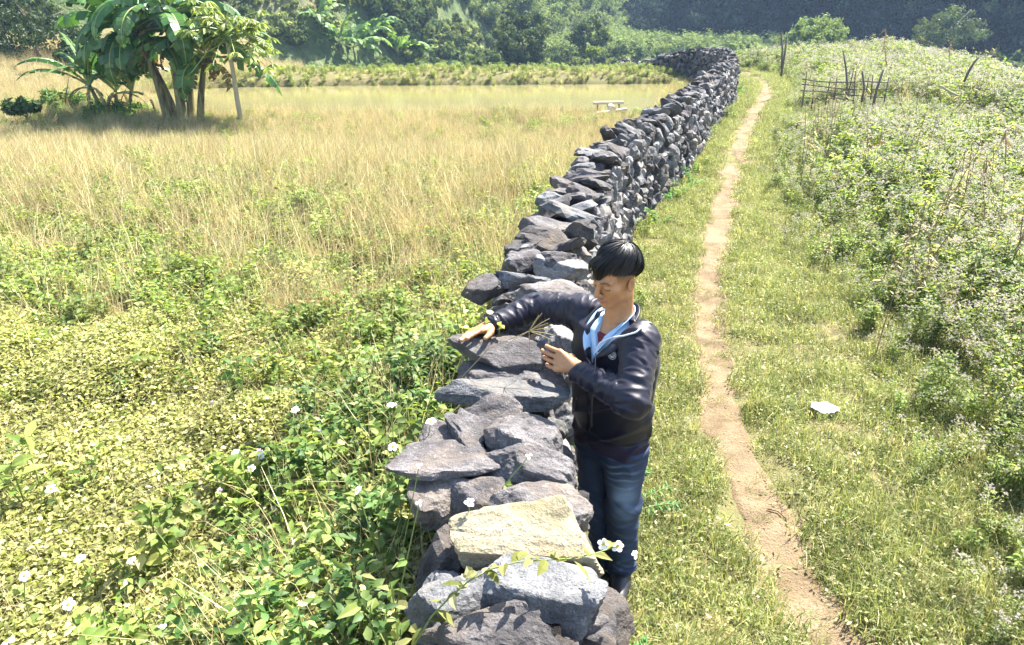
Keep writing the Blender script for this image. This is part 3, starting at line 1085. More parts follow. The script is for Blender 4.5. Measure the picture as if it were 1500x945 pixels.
# turf both sides of the path
P = area(30000, -.2, 10.5, 1.2, 31, 1.5)
x, y = P[:, 0], P[:, 1]
dp = np.abs(x - path_x(y)); rw = x - wall_x(y)
hwp = np.interp(y, [0, 3, 5, 9, 14, 25, 31], [.16, .15, .125, .15, .15, .15, .2]) * (1 + .3 * n2(x, y, 1.6, 77))
den = (dp > hwp + .03 + .07 * sstep(8, 14, y)) * (rw > .23) * (x - path_x(y) < 2.6) * (.8 + .2 * sstep(-.5, .1, n2(x, y, 1.2, 78)))
den = np.where(dp < hwp + .03, np.where(y < 7, .10 + .35 * (dp > hwp - .03), .02), den) * (rw > .23)
P = keep(P, den)
onp = np.abs(P[:, 0] - path_x(P[:, 1])) < .15
scatter('grass', 'turf', P, rng.uniform(.7, 1.25, len(P)) * np.where(onp, .5, 1) * (1 + .35 * sstep(8, 14, P[:, 1])), label='short grass beside the dirt path', cat='grass')
P = area(1800, .4, 7, 1.4, 20, 1.4)
x, y = P[:, 0], P[:, 1]
dp = np.abs(x - path_x(y)); rw = x - wall_x(y)
P = keep(P, (dp > .16) * (rw > .35) * (x - path_x(y) < 1.4) * sstep(-.1, .5, n2(x, y, 1.5, 79)) * .6 * ~near_man(P))
scatter('grass_tussocks', 'tussock', P, rng.uniform(.5, 1.0, len(P)), label='olive grass tussocks along the dirt path', cat='grass')

# weeds along the right foot of the wall
P = area(5200, .2, 7.5, 2.0, 25, 1.2)
x, y = P[:, 0], P[:, 1]; rw = x - wall_x(y)
den = (rw > .28) * (1 - sstep(.36, .62 , rw + .12 * n2(x, y, 1.3, 80))) * (.3 + .7 * sstep(-.2, .3, n2(x, y, .9, 81))) * ~near_man(P, .4)
P = keep(P, den * np.where(y < 3.2, .25, .8))
k = len(P) // 3
scatter('feathery_weeds', 'feather', P[:k], rng.uniform(.7, 1.3, k), label='feathery green weeds at the right foot of the wall', cat='weeds')
scatter('wall_foot_weeds', 'greenweed', P[k:], rng.uniform(.35, .8, len(P) - k), label='leafy weeds at the right foot of the wall', cat='weeds')

# tall flowering weeds right of the path
P = area(26000, 1.6, 16, 1.5, 31, 1.25)
x, y = P[:, 0], P[:, 1]
edge = np.interp(y, [1.5, 2.6, 4, 5.9, 9.3, 14, 20, 28], [.42, .55, .85, .85, .5, .6, .62, .6])
e = x - path_x(y) - edge + .25 * n2(x, y, .9, 82)
den = sstep(0, .3, e) * (.55 + .45 * sstep(-.4, .2, n2(x, y, .7, 83)))
P0 = keep(P, den * .75)
x, y = P0[:, 0], P0[:, 1]
e = x - path_x(y) - np.interp(y, [1.5, 2.6, 4, 5.9, 9.3, 14, 20, 28], [.42, .55, .85, .85, .5, .6, .62, .6])
hs_ = (.42 + .5 * sstep(.1, 1.6, e)) * (.8 + .3 * sstep(5, 14, y)) * rng.uniform(.75, 1.2, len(P0))
fx = (np.abs(x - 7.4) < 1.6) & (y > 12.5) & (y < 18)     # lower in front of the bamboo fence
hs_ = np.where(fx, hs_ * .55, hs_)
u = rng.random(len(P0)); nn = n2(x, y, .5, 84)
a = u < .34 + .22 * nn
b = ~a & (u < .74 + .14 * nn)
c_ = ~a & ~b
scatter('flowering_weeds', 'flowerweed', P0[a], hs_[a], label='green weeds with pale pink flower heads right of the path', cat='weeds')
scatter('pale_weeds', 'paleweed', P0[b], hs_[b] * 1.1, label='pale fluffy weeds covering the slope right of the path', cat='weeds')
scatter('slope_weeds', 'greenweed', P0[c_], hs_[c_] * 1.65, label='dark green leafy weeds between the pale weeds on the right slope', cat='weeds')
P = area(2600, 3, 15, 4, 27, 1.2)
x, y = P[:, 0], P[:, 1]
P = keep(P, (x - path_x(y) > 1.3) * sstep(.1, .5, n2(x, y, .8, 85)) * .5)
scatter('dead_grass', 'straw', P, rng.uniform(.7, 1.3, len(P)), label='dry grass stalks standing among the weeds on the right slope', cat='grass')

P = area(2600, 2.2, 15, 2.6, 27, 1.3)
x, y = P[:, 0], P[:, 1]
P = keep(P, (x - path_x(y) > 1.0) * (.25 + .75 * sstep(-.1, .4, n2(x, y, .6, 86))) * .38 * sstep(3.6, 5.5, y))
scatter('dead_stems', 'deadstem', P, rng.uniform(.55, 1.15, len(P)), label='thin brown dead stems rising from the weeds on the right slope', cat='dead stems')

# pebbles and bits of straw trodden into the path
P = area(5000, .8, 9, 1.5, 24, 1.8)
P = keep(P, np.abs(P[:, 0] - path_x(P[:, 1])) < .2)
P[:, 2] += .011
scatter('pebbles', 'pebble', P, rng.uniform(.25, 1.0, len(P)) ** 2, tilt=1, label='small pebbles and crumbs of earth on the dirt path', cat='pebbles')

# far bank and its dry slope
P = area(7500, -16, 8, 21, 31)
x, y = P[:, 0], P[:, 1]
P = keep(P, (in_pond(x, y) < -.04) * (bank(x, y) > .04))
k = int(len(P) * .45)
scatter('bank_grass', 'tussock', P[:k], rng.uniform(.6, 1.2, k), label='olive tussocks on the far pond bank', cat='grass')
scatter('bank_weeds', 'greenweed', P[k:], rng.uniform(.3, .75, len(P) - k), label='low weeds on the far pond bank', cat='weeds')
P = area(7000, -34, -8, 18, 38)
x, y = P[:, 0], P[:, 1]
P = keep(P, (in_pond(x, y) < -.6) * (hills(x, y)[1] < ground_base(x, y) + 1.5) * .8)
scatter('slope_grass', 'straw', P, rng.uniform(.5, .9, len(P)), label='dry grass on the slope behind the banana plants', cat='grass')
# ------------------------------------------------------------------ the man: surfaces grown from distance fields
def snets(fn, lo, hi, h):
    """naive surface nets; returns V, quads"""
    lo = np.asarray(lo, float); hi = np.asarray(hi, float)
    n = np.ceil((hi - lo) / h).astype(int) + 1
    g = [lo[i] + h * np.arange(n[i]) for i in range(3)]
    D = np.empty(tuple(n), np.float32)
    for i in range(0, n[0], 24):
        P = np.stack(np.meshgrid(g[0][i:i + 24], g[1], g[2], indexing='ij'), -1)
        D[i:i + 24] = fn(P.reshape(-1, 3)).reshape(P.shape[:3])
    s = D < 0
    c = n - 1
    acc = np.zeros(tuple(c) + (3,), np.float32); cnt = np.zeros(tuple(c), np.float32)
    I = np.stack(np.meshgrid(*[np.arange(k) for k in n], indexing='ij'), -1).astype(np.float32)
    quads = []
    sl = lambda a, b: slice(a, b if b != 0 else None)
    edges = []
    for ax in range(3):
        s0 = [slice(None)] * 3; s1 = [slice(None)] * 3
        s0[ax] = slice(0, -1); s1[ax] = slice(1, None)
        s0, s1 = tuple(s0), tuple(s1)
        cr = s[s0] != s[s1]
        t = D[s0] / np.where(np.abs(D[s0] - D[s1]) < 1e-9, 1e-9, D[s0] - D[s1])
        pos = I[s0].copy(); pos[..., ax] += t
        o1, o2 = [a for a in range(3) if a != ax]
        for d1 in (0, 1):
            for d2 in (0, 1):
                es = [slice(None)] * 3
                es[o1] = slice(d1, n[o1] - 1 + d1); es[o2] = slice(d2, n[o2] - 1 + d2)
                es = tuple(es)
                m = cr[es]
                acc += np.where(m[..., None], pos[es], 0)
                cnt += m
        edges.append((ax, cr, s[s0]))
    act = cnt > 0
    vid = -np.ones(tuple(c), np.int64); vid[act] = np.arange(act.sum())
    V = lo + h * (acc[act] / cnt[act][:, None])
    for ax, cr, ins in edges:
        o1, o2 = [(1, 2), (2, 0), (0, 1)][ax]
        inner = [slice(None)] * 3
        inner[o1] = slice(1, n[o1] - 1); inner[o2] = slice(1, n[o2] - 1)
        m = cr[tuple(inner)]
        e = np.argwhere(m)
        if not len(e): continue
        e[:, o1] += 1; e[:, o2] += 1
        q = []
        for d1, d2 in ((-1, -1), (0, -1), (0, 0), (-1, 0)):
            k = e.copy(); k[:, o1] += d1; k[:, o2] += d2
            q.append(vid[k[:, 0], k[:, 1], k[:, 2]])
        q = np.stack(q, 1)
        flip = ~ins[e[:, 0], e[:, 1], e[:, 2]]
        q[flip] = q[flip][:, ::-1]
        quads.append(q)
    return V, np.concatenate(quads)


def smin(a, b, k):
    h = np.clip(.5 + .5 * (b - a) / k, 0, 1)
    return b * (1 - h) + a * h - k * h * (1 - h)


def smax(a, b, k): return -smin(-a, -b, k)


def cap_(P, a, b, ra, rb):
    a = np.asarray(a, float); b = np.asarray(b, float)
    ab = b - a
    t = np.clip(((P - a) @ ab) / (ab @ ab), 0, 1)
    return np.linalg.norm(P - a - t[:, None] * ab, axis=1) - (ra + (rb - ra) * t)


def ell(P, c, r):
    q = P - np.asarray(c); r = np.asarray(r, float)
    k0 = np.linalg.norm(q / r, axis=1); k1 = np.linalg.norm(q / (r * r), axis=1)
    return np.where(k1 < 1e-6, -r.min(), k0 * (k0 - 1) / np.maximum(k1, 1e-6))


def sph(P, c, r): return np.linalg.norm(P - np.asarray(c), axis=1) - r


ROOT = np.array([.43, 2.57, 0.0])
J = dict(neck=at(904, 462, Y=2.47), rsh=at(861, 456, Y=2.60), lsh=at(938, 497, Y=2.34),
         relb=at(786, 450, Y=2.76), rwri=at(724, 475, Y=2.665), lelb=at(926, 588, Y=2.17), lwri=at(850, 545, Y=2.36),
         pel=at(893, 662, Y=2.54), lkn=at(913, 738, Y=2.50), rkn=at(872, 735, Y=2.62),
         lan=at(911, 822, Y=2.57), ran=at(893, 812, Y=2.66))
FW = unit(np.array([-.82, -.57, 0])); RT = np.array([FW[1], -FW[0], 0])
ZN = J['neck'][2]
SPZ = np.array([.5, .80, .95, 1.18, 1.30, ZN - .02, ZN + .06])
SPA = np.array([.17, .175, .172, .19, .175, .085, .055])
SPB = np.array([.115, .118, .122, .128, .108, .075, .055])
NK = J['neck']; PE = J['pel']


def spine(z):
    t = np.clip((z - .8) / (ZN - .8), -.3, 1.1)
    return PE[0] + (NK[0] - PE[0]) * t, PE[1] + (NK[1] - PE[1]) * t


def uvw(P):
    cx_, cy_ = spine(P[:, 2])
    dx, dy = P[:, 0] - cx_, P[:, 1] - cy_
    return dx * RT[0] + dy * RT[1], dx * FW[0] + dy * FW[1]


def from_uvw(u, w_, z):
    cx_, cy_ = spine(np.asarray(z, float))
    return np.array([cx_ + u * RT[0] + w_ * FW[0], cy_ + u * RT[1] + w_ * FW[1], z])


def torso(P, inset=0.0):
    u, w_ = uvw(P)
    a = np.interp(P[:, 2], SPZ, SPA) - inset; b = np.interp(P[:, 2], SPZ, SPB) - inset
    q = (np.abs(u / a) ** 2.3 + np.abs(w_ / b) ** 2.3) ** (1 / 2.3)
    return (q - 1) * np.minimum(a, b)


def wr(P, a, b, fa, fr, seed):
    """folds running round a limb"""
    ax = unit(b - a)
    s_ = (P - a) @ ax
    rad = (P - a) - s_[:, None] * ax
    q = rad * fr + (s_ * fa)[:, None] * ax + rad[:, [1, 2, 0]] * 6
    n_ = vnoise(q + .5 * vnoise(P * 14, seed + 50)[:, None], seed)
    n2_ = vnoise(q * 1.9 + 3, seed + 60)
    return .72 * (1 - np.minimum(1, np.abs(n_) * 3.0)) + .38 * (1 - np.minimum(1, np.abs(n2_) * 2.6))


ZV = 1.17


def jacket_base(P):
    d = torso(P)
    d = np.maximum(d, .775 - P[:, 2])
    d = np.maximum(d, P[:, 2] - (ZN + .005))
    for sh, el, wrist, rr in (('rsh', 'relb', 'rwri', (.068, .056, .043)), ('lsh', 'lelb', 'lwri', (.070, .060, .044))):
        a = cap_(P, J[sh], J[el], rr[0], rr[1]); b = cap_(P, J[el], J[wrist], rr[1], rr[2])
        d = smin(d, smin(a, b, .02), .035)
    return d


def jacket_sdf(P):
    d = jacket_base(P)
    m = np.abs(d) < .03
    Q = P[m]
    if len(Q):
        disp = np.zeros(len(Q))
        u, w_ = uvw(Q)
        for sh, el, wrist, seed in (('rsh', 'relb', 'rwri', 3), ('lsh', 'lelb', 'lwri', 9)):
            da = cap_(Q, J[sh], J[el], .06, .055); db = cap_(Q, J[el], J[wrist], .055, .04)
            wa = 1 - sstep(.0, .05, da); wb = 1 - sstep(.0, .04, db)
            disp += .0095 * wa * (wr(Q, J[sh], J[el], 24, 7, seed) - .35) * (wa >= wb)
            disp += .009 * wb * (wr(Q, J[el], J[wrist], 30, 8, seed + 1) - .35) * (wb > wa)
        tz = 1 - sstep(1.05, 1.25, Q[:, 2])
        q = np.stack([u * 7 + Q[:, 2] * 4, w_ * 9, Q[:, 2] * 13 + u * 8], 1)
        disp += .009 * (1 - np.minimum(1, np.abs(vnoise(q, 21)) * 2.2) - .3) * (.35 + .65 * tz)
        disp += -.006 * np.exp(-((Q[:, 2] - .845) / .012) ** 2)
        disp += -.004 * np.exp(-(u / .006) ** 2) * (w_ > 0)
        d[m] = d[m] - disp
    u, w_ = uvw(P)
    zz = P[:, 2] - ZV
    wedge = np.maximum(np.maximum(-zz, np.where(u > 0, u - .34 * zz, -u - .62 * zz)), .0 - w_)
    d = smax(d, -wedge, .006)
    return d


def shirt_sdf(P):
    d = torso(P, .016)
    d = np.maximum(d, 1.0 - P[:, 2]); d = np.maximum(d, P[:, 2] - (ZN + .0))
    u, w_ = uvw(P)
    zz = P[:, 2] - (ZV + .07)
    wedge = np.maximum(np.maximum(-zz, np.abs(u + .008) - .42 * zz), .0 - w_)
    return smax(d, -wedge, .004)


def under_sdf(P):
    d = torso(P, .028)
    d = np.maximum(d, 1.0 - P[:, 2])
    return np.maximum(d, P[:, 2] - (ZN - .055))


def ray_hit(x, v, sdf, t0=1.9, t1=3.6):
    d = CF + (x - 750) / FPX * CR + (472.5 - v) / FPX * CU
    o = np.array([0, 0, CAM_Z]); n_ = np.linalg.norm(d); d = d / n_
    t = t0
    for _ in range(200):
        s_ = float(sdf((o + d * t)[None])[0])
        if s_ < .0006: break
        t += max(s_ * .6, .0005)
        if t > t1: break
    p = o + d * t
    e = .004
    g_ = np.array([float(sdf((p + e * k)[None])[0] - sdf((p - e * k)[None])[0]) for k in np.eye(3)])
    return p, unit(g_)


def head_frame():
    F_ = unit(np.array([-.76, -.55, -.25])); U_ = np.array([.06, .0, 1.0]); U_ = unit(U_ - F_ * (U_ @ F_))
    return at(902, 406, Y=2.43), np.stack([np.cross(U_, F_), F_, U_], 1)


HO, HM = head_frame()
HS = .865


def hloc(P): return ((P - HO) @ HM) / HS
def hworld(Q): return HO + (np.asarray(Q) * HS) @ HM.T


def head_sdf(P):
    q = hloc(P)
    ax = np.abs(q[:, 0]); m = np.stack([ax, q[:, 1], q[:, 2]], 1)
    d = ell(q, (0, -.014, .036), (.074, .094, .082))
    d = smin(d, ell(q, (0, .024, -.038), (.060, .064, .078)), .03)
    d = smin(d, sph(q, (0, .068, -.094), .021), .025)
    d = smin(d, sph(m, (.047, .006, -.066), .020), .03)
    d = smin(d, sph(m, (.045, .054, -.020), .021), .025)
    d = smin(d, cap_(m, (.008, .086, .017), (.044, .070, .020), .011, .010), .014)
    d = smax(d, -sph(m, (.031, .102, .000), .0165), .014)
    d = smin(d, ell(m, (.031, .075, -.001), (.0165, .0145, .0125)), .004)
    d = smin(d, cap_(q, (0, .088, .014), (0, .111, -.030), .0075, .0115), .010)
    d = smin(d, sph(m, (.0125, .099, -.034), .0085), .006)
    d = smax(d, -sph(m, (.0065, .104, -.0425), .0035), .003)
    d = smin(d, ell(q, (0, .089, -.0595), (.023, .011, .0062)), .006)
    d = smin(d, ell(q, (0, .087, -.0700), (.020, .0115, .0070)), .006)
    d = smax(d, -ell(q, (0, .104, -.0645), (.024, .012, .0014)), .003)
    e = np.stack([m[:, 0], q[:, 1] * .95 + q[:, 2] * .3, q[:, 2] * .95 - q[:, 1] * .3], 1)
    ear = ell(e, (.079, -.012, -.010), (.0085, .017, .030))
    ear = smax(ear, -ell(e, (.0875, -.006, -.006), (.009, .0105, .020)), .002)
    d = smin(d, ear, .007)
    d = d * HS
    nk_top = hworld(np.array([0, -.028, -.06]))
    d = smin(d, cap_(P, nk_top, NK + np.array([0, 0, -.07]), .042, .058), .02)
    return d


def finger(P, pts, r0, r1):
    d = None
    for k in range(len(pts) - 1):
        ra = r0 + (r1 - r0) * k / (len(pts) - 1); rb = r0 + (r1 - r0) * (k + 1) / (len(pts) - 1)
        c_ = cap_(P, pts[k], pts[k + 1], ra, rb)
        d = c_ if d is None else smin(d, c_, .003)
    return d


def chain(base, f, p, seglens, bends):
    """finger joints: f forward, p towards the palm; bends are cumulative radians"""
    out_ = [base]; a = 0
    for L_, b in zip(seglens, bends):
        a += b
        out_.append(out_[-1] + L_ * (f * math.cos(a) + p * math.sin(a)))
    return out_


class Hand:
    def __init__(s, wrist, f, back, thumb_side, curls, spread, thumb_bend, elbow, tw=(.72, .62, .25)):
        s.w = wrist; s.elbow = elbow
        f = unit(f); n_ = unit(back - f * (back @ f)); sd_ = unit(thumb_side - f * (thumb_side @ f) - n_ * (thumb_side @ n_))
        pl = -n_
        s.kn = []; s.fi = []
        for k, (off, fl, r) in enumerate(((.033, .072, .0086), (.0115, .080, .0088), (-.0105, .074, .0083), (-.0315, .058, .0074))):
            b = wrist + f * (.088 - .006 * abs(k - 1)) + sd_ * off
            ff = unit(f + sd_ * spread * (1.2 - k * .8))
            s.kn.append((b, r))
            s.fi.append((chain(b, ff, pl, (fl * .46, fl * .30, fl * .24), [c_ * (1 + .1 * k) for c_ in curls]), r))
        tb = wrist + f * .022 + sd_ * .024 + pl * .006
        td = unit(f * tw[0] + sd_ * tw[1] + pl * tw[2])
        s.th = [tb, tb + td * .042, tb + td * .042 + unit(td + f * thumb_bend) * .032, tb + td * .042 + unit(td + f * thumb_bend) * .032 + unit(td * .6 + f * (thumb_bend + .4)) * .024]
        s.nails = [(c_[0][-1] + n_ * .004, n_) for c_ in s.fi]
        s.palm_n = n_

    def sdf(s, P):
        d = cap_(P, s.elbow, s.w, .040, .026)
        for (b, r) in s.kn:
            d = smin(d, cap_(P, s.w + (b - s.w) * .12, b, .0165, .0115), .013)
        d = smin(d, cap_(P, s.w, s.th[1], .017, .0145), .014)
        fin = None
        for pts, r in s.fi:
            c_ = finger(P, pts, r, r * .80)
            fin = c_ if fin is None else np.minimum(fin, c_)
        d = smin(d, fin, .005)
        d = smin(d, finger(P, s.th[1:], .0115, .0085), .006)
        return d


rtip = at(668, 499, z=1.222)
RH = Hand(J['rwri'] + np.array([-.012, -.004, .0]), rtip - J['rwri'], np.array([0, .55, 1.]), np.array([0, -1., -.1]), (.04, .08, .10), .012, .4, J['rwri'] + .7 * (J['relb'] - J['rwri']))
ltip = at(795, 529, Y=2.425)
LH = Hand(J['lwri'] + np.array([-.008, .008, .012]), ltip - J['lwri'] + np.array([0, .0, .012]), np.array([.1, -1., .25]), np.array([0, .2, 1.]), (.10, .35, .40), .0, .6, J['lwri'] + .7 * (J['lelb'] - J['lwri']), (.6, -.05, .9))


def inner_sdf(P):
    d = np.maximum(torso(P, .04), .74 - P[:, 2])
    for sh, el, wrist in (('rsh', 'relb', 'rwri'), ('lsh', 'lelb', 'lwri')):
        d = smin(d, smin(cap_(P, J[sh], J[el], .045, .038), cap_(P, J[el], J[wrist], .038, .026), .02), .03)
    for h_, kn, an in ((HIPL, 'lkn', 'lan'), (HIPR, 'rkn', 'ran')):
        d = smin(d, smin(cap_(P, h_, J[kn], .045, .032), cap_(P, J[kn], J[an], .032, .026), .02), .03)
    d = smin(d, cap_(P, NK + np.array([0, 0, -.1]), NK + np.array([0, 0, .03]), .05, .045), .02)
    return d


HIPL = from_uvw(-.082, 0, .80); HIPR = from_uvw(.082, 0, .80)


def jeans_sdf(P):
    z = P[:, 2]
    d = np.maximum(torso(P, .016), .72 - z)
    for h_, kn, an in ((HIPL, 'lkn', 'lan'), (HIPR, 'rkn', 'ran')):
        a = cap_(P, h_ + np.array([0, 0, -.02]), J[kn], .092, .068); b = cap_(P, J[kn], J[an] + np.array([0, 0, -.03]), .068, .058)
        d = smin(d, smin(a, b, .03), .025)
    d = np.maximum(d, z - .80); d = np.maximum(d, .055 - z)
    m = np.abs(d) < .03
    Q = P[m]
    if len(Q):
        disp = np.zeros(len(Q))
        for kn, seed in (('lkn', 31), ('rkn', 37)):
            r_ = np.linalg.norm(Q - J[kn], axis=1)
            disp += .011 * np.exp(-(r_ / .14) ** 2) * (1 - np.minimum(1, np.abs(vnoise(Q * (7, 7, 24) + Q[:, [2, 2, 0]] * (6, 0, 14), seed)) * 2.2) - .3)
        low = 1 - sstep(.16, .42, Q[:, 2])
        disp += .013 * low * (1 - np.minimum(1, np.abs(vnoise(Q * (8, 8, 30) + Q[:, [1, 2, 0]] * (0, 0, 12), 41)) * 2.0) - .3)
        disp += .005 * sstep(.55, .7, Q[:, 2]) * (1 - np.minimum(1, np.abs(vnoise(Q * (12, 12, 30), 43)) * 2.2) - .3)
        d[m] = d[m] - disp
    return d


HC = np.array([0, -.016, .048])


def hair_cut(q):
    """hairline height and thickness: high over the temples, low behind, a fringe over the right brow"""
    x, y = q[..., 0], q[..., 1]
    cut = np.interp(y, [-.12, -.075, -.035, .02, .06, .12], [-.060, -.038, .022, .047, .060, .062])
    fr = sstep(.035, .070, y) * (1 - sstep(-.020, .036, x))
    cut = cut - .050 * fr
    th = .002 + .015 * sstep(.0, .075, q[..., 2] - cut + .012 * fr) + .010 * fr
    return cut, th


SKC, SKR = np.array([0, -.014, .036]), np.array([.0745, .0945, .0825])


def hair_sdf(P):
    q = hloc(P)
    cut, th = hair_cut(q)
    top = 1 + .45 * sstep(.05, .11, q[:, 2])
    d = ell(q, SKC, SKR) - th * .62 * top
    d = smax(d, cut + .004 * vnoise(q * 80, 5) - q[:, 2], .004)
    m = np.abs(d) < .02
    Q = q[m]
    if len(Q):
        a = np.arctan2(Q[:, 0], Q[:, 1] + .05)
        d[m] += -.003 * np.sin(a * 30 + 4 * vnoise(Q * 30, 8)) * sstep(.05, .09, Q[:, 2]) - .003 * vnoise(Q * 45, 9)
    return d * HS


def mesh_from_sdf(name, sdf, lo, hi, h, mats, parent, extra=None, mifn=None, relax=1):
    V, Q = snets(sdf, lo, hi, h)
    ex = {k: f(V) for k, f in (extra or {}).items()}
    mi = [mifn(V[Q].mean(1))] if mifn else None
    me = raw_mesh(name, V - ROOT, [Q], None, mats, mi, True, ex)
    return link(bpy.data.objects.new(name, me), parent)


person = empty('person', ROOT)
tag(person, 'young man in navy jacket and jeans leaning on the stone wall', 'person')

# --- skin
m_skin, nt, out = mat_new('skin')
o_ = objco(nt)
c = mixc(nt, noise(nt, 38, 5, .65, o_), (.30, .125, .05), (.50, .255, .115))
A = lambda nm: nd(nt, 'ShaderNodeAttribute', attribute_name=nm).outputs['Fac']
c = mixc(nt, A('lip'), c, (.34, .11, .085))
c = mixc(nt, A('nail'), c, (.62, .40, .31))
c = mixc(nt, A('brow'), c, (.02, .014, .012))
p = principled(nt, out, c, .45, .45, bumpn(nt, noise(nt, 420, 3, .6, o_), .25, .002))
p.inputs['Subsurface Weight'].default_value = .12
p.inputs['Subsurface Radius'].default_value = (.012, .004, .002)
p.inputs['Subsurface Scale'].default_value = 1.0


def brow_f(V):
    q = hloc(V); x = np.abs(q[:, 0])
    zc = .0215 + .003 * np.sin((x - .012) / .04 * 3.0) - .003 * sstep(.035, .055, x)
    b = np.exp(-((q[:, 2] - zc) / .0042) ** 4) * sstep(.008, .016, x) * (1 - sstep(.046, .056, x)) * (q[:, 1] > .05)
    # short faded hair at the sides and back
    s_ = sstep(-.015, .05, q[:, 2] + .5 * np.maximum(0, -q[:, 1] - .02)) * (q[:, 1] < .045) * .8 * sstep(.085, .02, q[:, 1])
    s_ = s_ * (np.linalg.norm((q - HC), axis=1) < .13) * (np.abs(q[:, 0]) < .0765)
    lash = np.exp(-((q[:, 2] + .0045 + 9 * (x - .031) ** 2) / .0023) ** 2) * (x > .016) * (x < .047) * (q[:, 1] > .06)
    return np.clip(np.maximum(np.maximum(b * .85, s_), lash), 0, 1)


def lip_f(V):
    q = hloc(V)
    e = (q[:, 0] / .024) ** 2 + ((q[:, 2] + .0648) / .0105) ** 2
    return (1 - sstep(.7, 1.25, e)) * (q[:, 1] > .07) * .75


def nail_f(V):
    r_ = np.zeros(len(V))
    for hnd in (RH, LH):
        for p_, n_ in hnd.nails:
            r_ = np.maximum(r_, 1 - sstep(.0045, .0065, np.linalg.norm(V - p_ - n_ * .003, axis=1)))
    return r_ * .8


pieces = []
pieces.append(snets(head_sdf, HO - .17, HO + np.array([.17, .17, .17]), .0028))
pieces.append(snets(RH.sdf, J['rwri'] + np.array([-.24, -.17, -.09]), J['rwri'] + np.array([.14, .12, .1]), .0022))
pieces.append(snets(LH.sdf, J['lwri'] + np.array([-.22, -.12, -.12]), J['lwri'] + np.array([.12, .14, .14]), .0022))
pieces.append(snets(inner_sdf, (-.2, 2.0, .02), (.75, 2.95, 1.5), .014))
V = np.concatenate([p_[0] for p_ in pieces]); off = 0; Q = []
for p_ in pieces:
    Q.append(p_[1] + off); off += len(p_[0])
nb = len(pieces[3][0])
zero = lambda f: np.concatenate([f(V[:-nb]), np.zeros(nb)])
body = link(bpy.data.objects.new('body', raw_mesh('body', V - ROOT, [np.concatenate(Q)], None, [m_skin], None, True,
            {'brow': zero(brow_f), 'lip': zero(lip_f), 'nail': zero(nail_f)})), person)

# --- hair
m_hair, nt, out = mat_new('black_hair')
principled(nt, out, (.0065, .005, .0055), .46, .4)
hair = mesh_from_sdf('hair', hair_sdf, HO - .18, HO + .18, .003, [m_hair], person)
mb = MB()
W0 = unit(np.array([.014, -.048, .088]) / SKR)
for k in range(5200):
    ph = rng.random() * 2 * math.pi
    L0 = rng.uniform(0, .095); Ls = rng.uniform(.045, .10)
    lift = rng.uniform(.75, 1.3); tw_ = rng.uniform(-.9, .9); ext = rng.uniform(-.012, .015)
    td = np.array([math.sin(ph), math.cos(ph), 0]); td = unit(td - W0 * (td @ W0)); td2 = np.cross(W0, td)
    pts = []; wig = rng.normal(0, .12)
    for j in range(9):
        th_ = (L0 + Ls * j / 8) / .088
        sw = .30 * th_ + wig * th_
        u_ = W0 * math.cos(th_) + (td * math.cos(sw) + td2 * math.sin(sw)) * math.sin(th_)
        q = SKC + u_ * SKR
        cut, th = hair_cut(q)
        if q[2] < cut - ext: break
        n_ = unit(u_ / SKR)
        q = q + n_ * (float(th) * lift * (1 + .45 * float(sstep(.05, .11, q[2]))) + .0015)
        pts.append(q)
    if len(pts) < 4: continue
    pts = hworld(np.array(pts))
    tan = unit(np.gradient(pts, axis=0)); nrm_ = unit(pts - hworld(SKC)); sd_ = np.cross(tan, nrm_) * math.cos(tw_) + nrm_ * math.sin(tw_)
    wd = .0015 * (1 - np.linspace(0, 1, len(pts)) ** 3 * .85)[:, None]
    V = np.stack([pts - sd_ * wd, pts + sd_ * wd], 1).reshape(-1, 3) - ROOT
    F = np.array([(2 * j, 2 * j + 1, 2 * j + 3, 2 * j + 2) for j in range(len(pts) - 1)])
    mb.add(V, F, rng.random())
mb.build('strands', [m_hair], hair, True)

# --- clothes
m_jack, nt, out = mat_new('navy_nylon')
o_ = objco(nt)
c = mixc(nt, noise(nt, 9, 3, .5, o_), (.0042, .0038, .0100), (.0095, .0085, .0210))
p = principled(nt, out, c, .46, .34, bumpn(nt, noise(nt, 900, 2, .5, o_), .15, .001))
p.inputs['Sheen Weight'].default_value = .05
m_knit, nt, out = mat_new('purple_knit')
wv = nd(nt, 'ShaderNodeTexWave', bands_direction='DIAGONAL'); wv.inputs['Scale'].default_value = 90
nt.links.new(objco(nt), wv.inputs[0])
principled(nt, out, (.030, .022, .042), .85, .2, bumpn(nt, wv.outputs['Fac'], .6, .003))
jk = mesh_from_sdf('jacket', jacket_sdf, (-.16, 2.02, .76), (.72, 2.9, ZN + .05), .0048, [m_jack, m_knit], person,
                   mifn=lambda C: ((C[:, 2] < .832) & (torso(C) < .05)).astype(int))
for nm, wv_, el_ in (('rwri', RH, 'relb'), ('lwri', LH, 'lelb')):
    a = J[nm]; ax = unit(J[el_] - a)
    pts = [a + ax * t for t in (-.012, -.008, .0, .018, .034, .045)]
    mb = MB(); V, F = tube(np.array(pts) - ROOT, [.028, .034, .036, .038, .043, .041], 26)
    mb.add(V, F); mb.build('cuff', [m_knit], jk, True)

m_shirt = simple('light_blue_cotton', (.36, .52, .68), .8, .2, 120, .08, .002)
m_red = simple('dark_red_cotton', (.12, .022, .03), .85, .2, 90, .2)
sh = mesh_from_sdf('shirt', shirt_sdf, (.1, 2.2, .98), (.65, 2.75, ZN + .05), .005, [m_shirt], person)
mesh_from_sdf('undershirt', under_sdf, (.1, 2.2, .98), (.65, 2.75, ZN + .05), .006, [m_red], person)


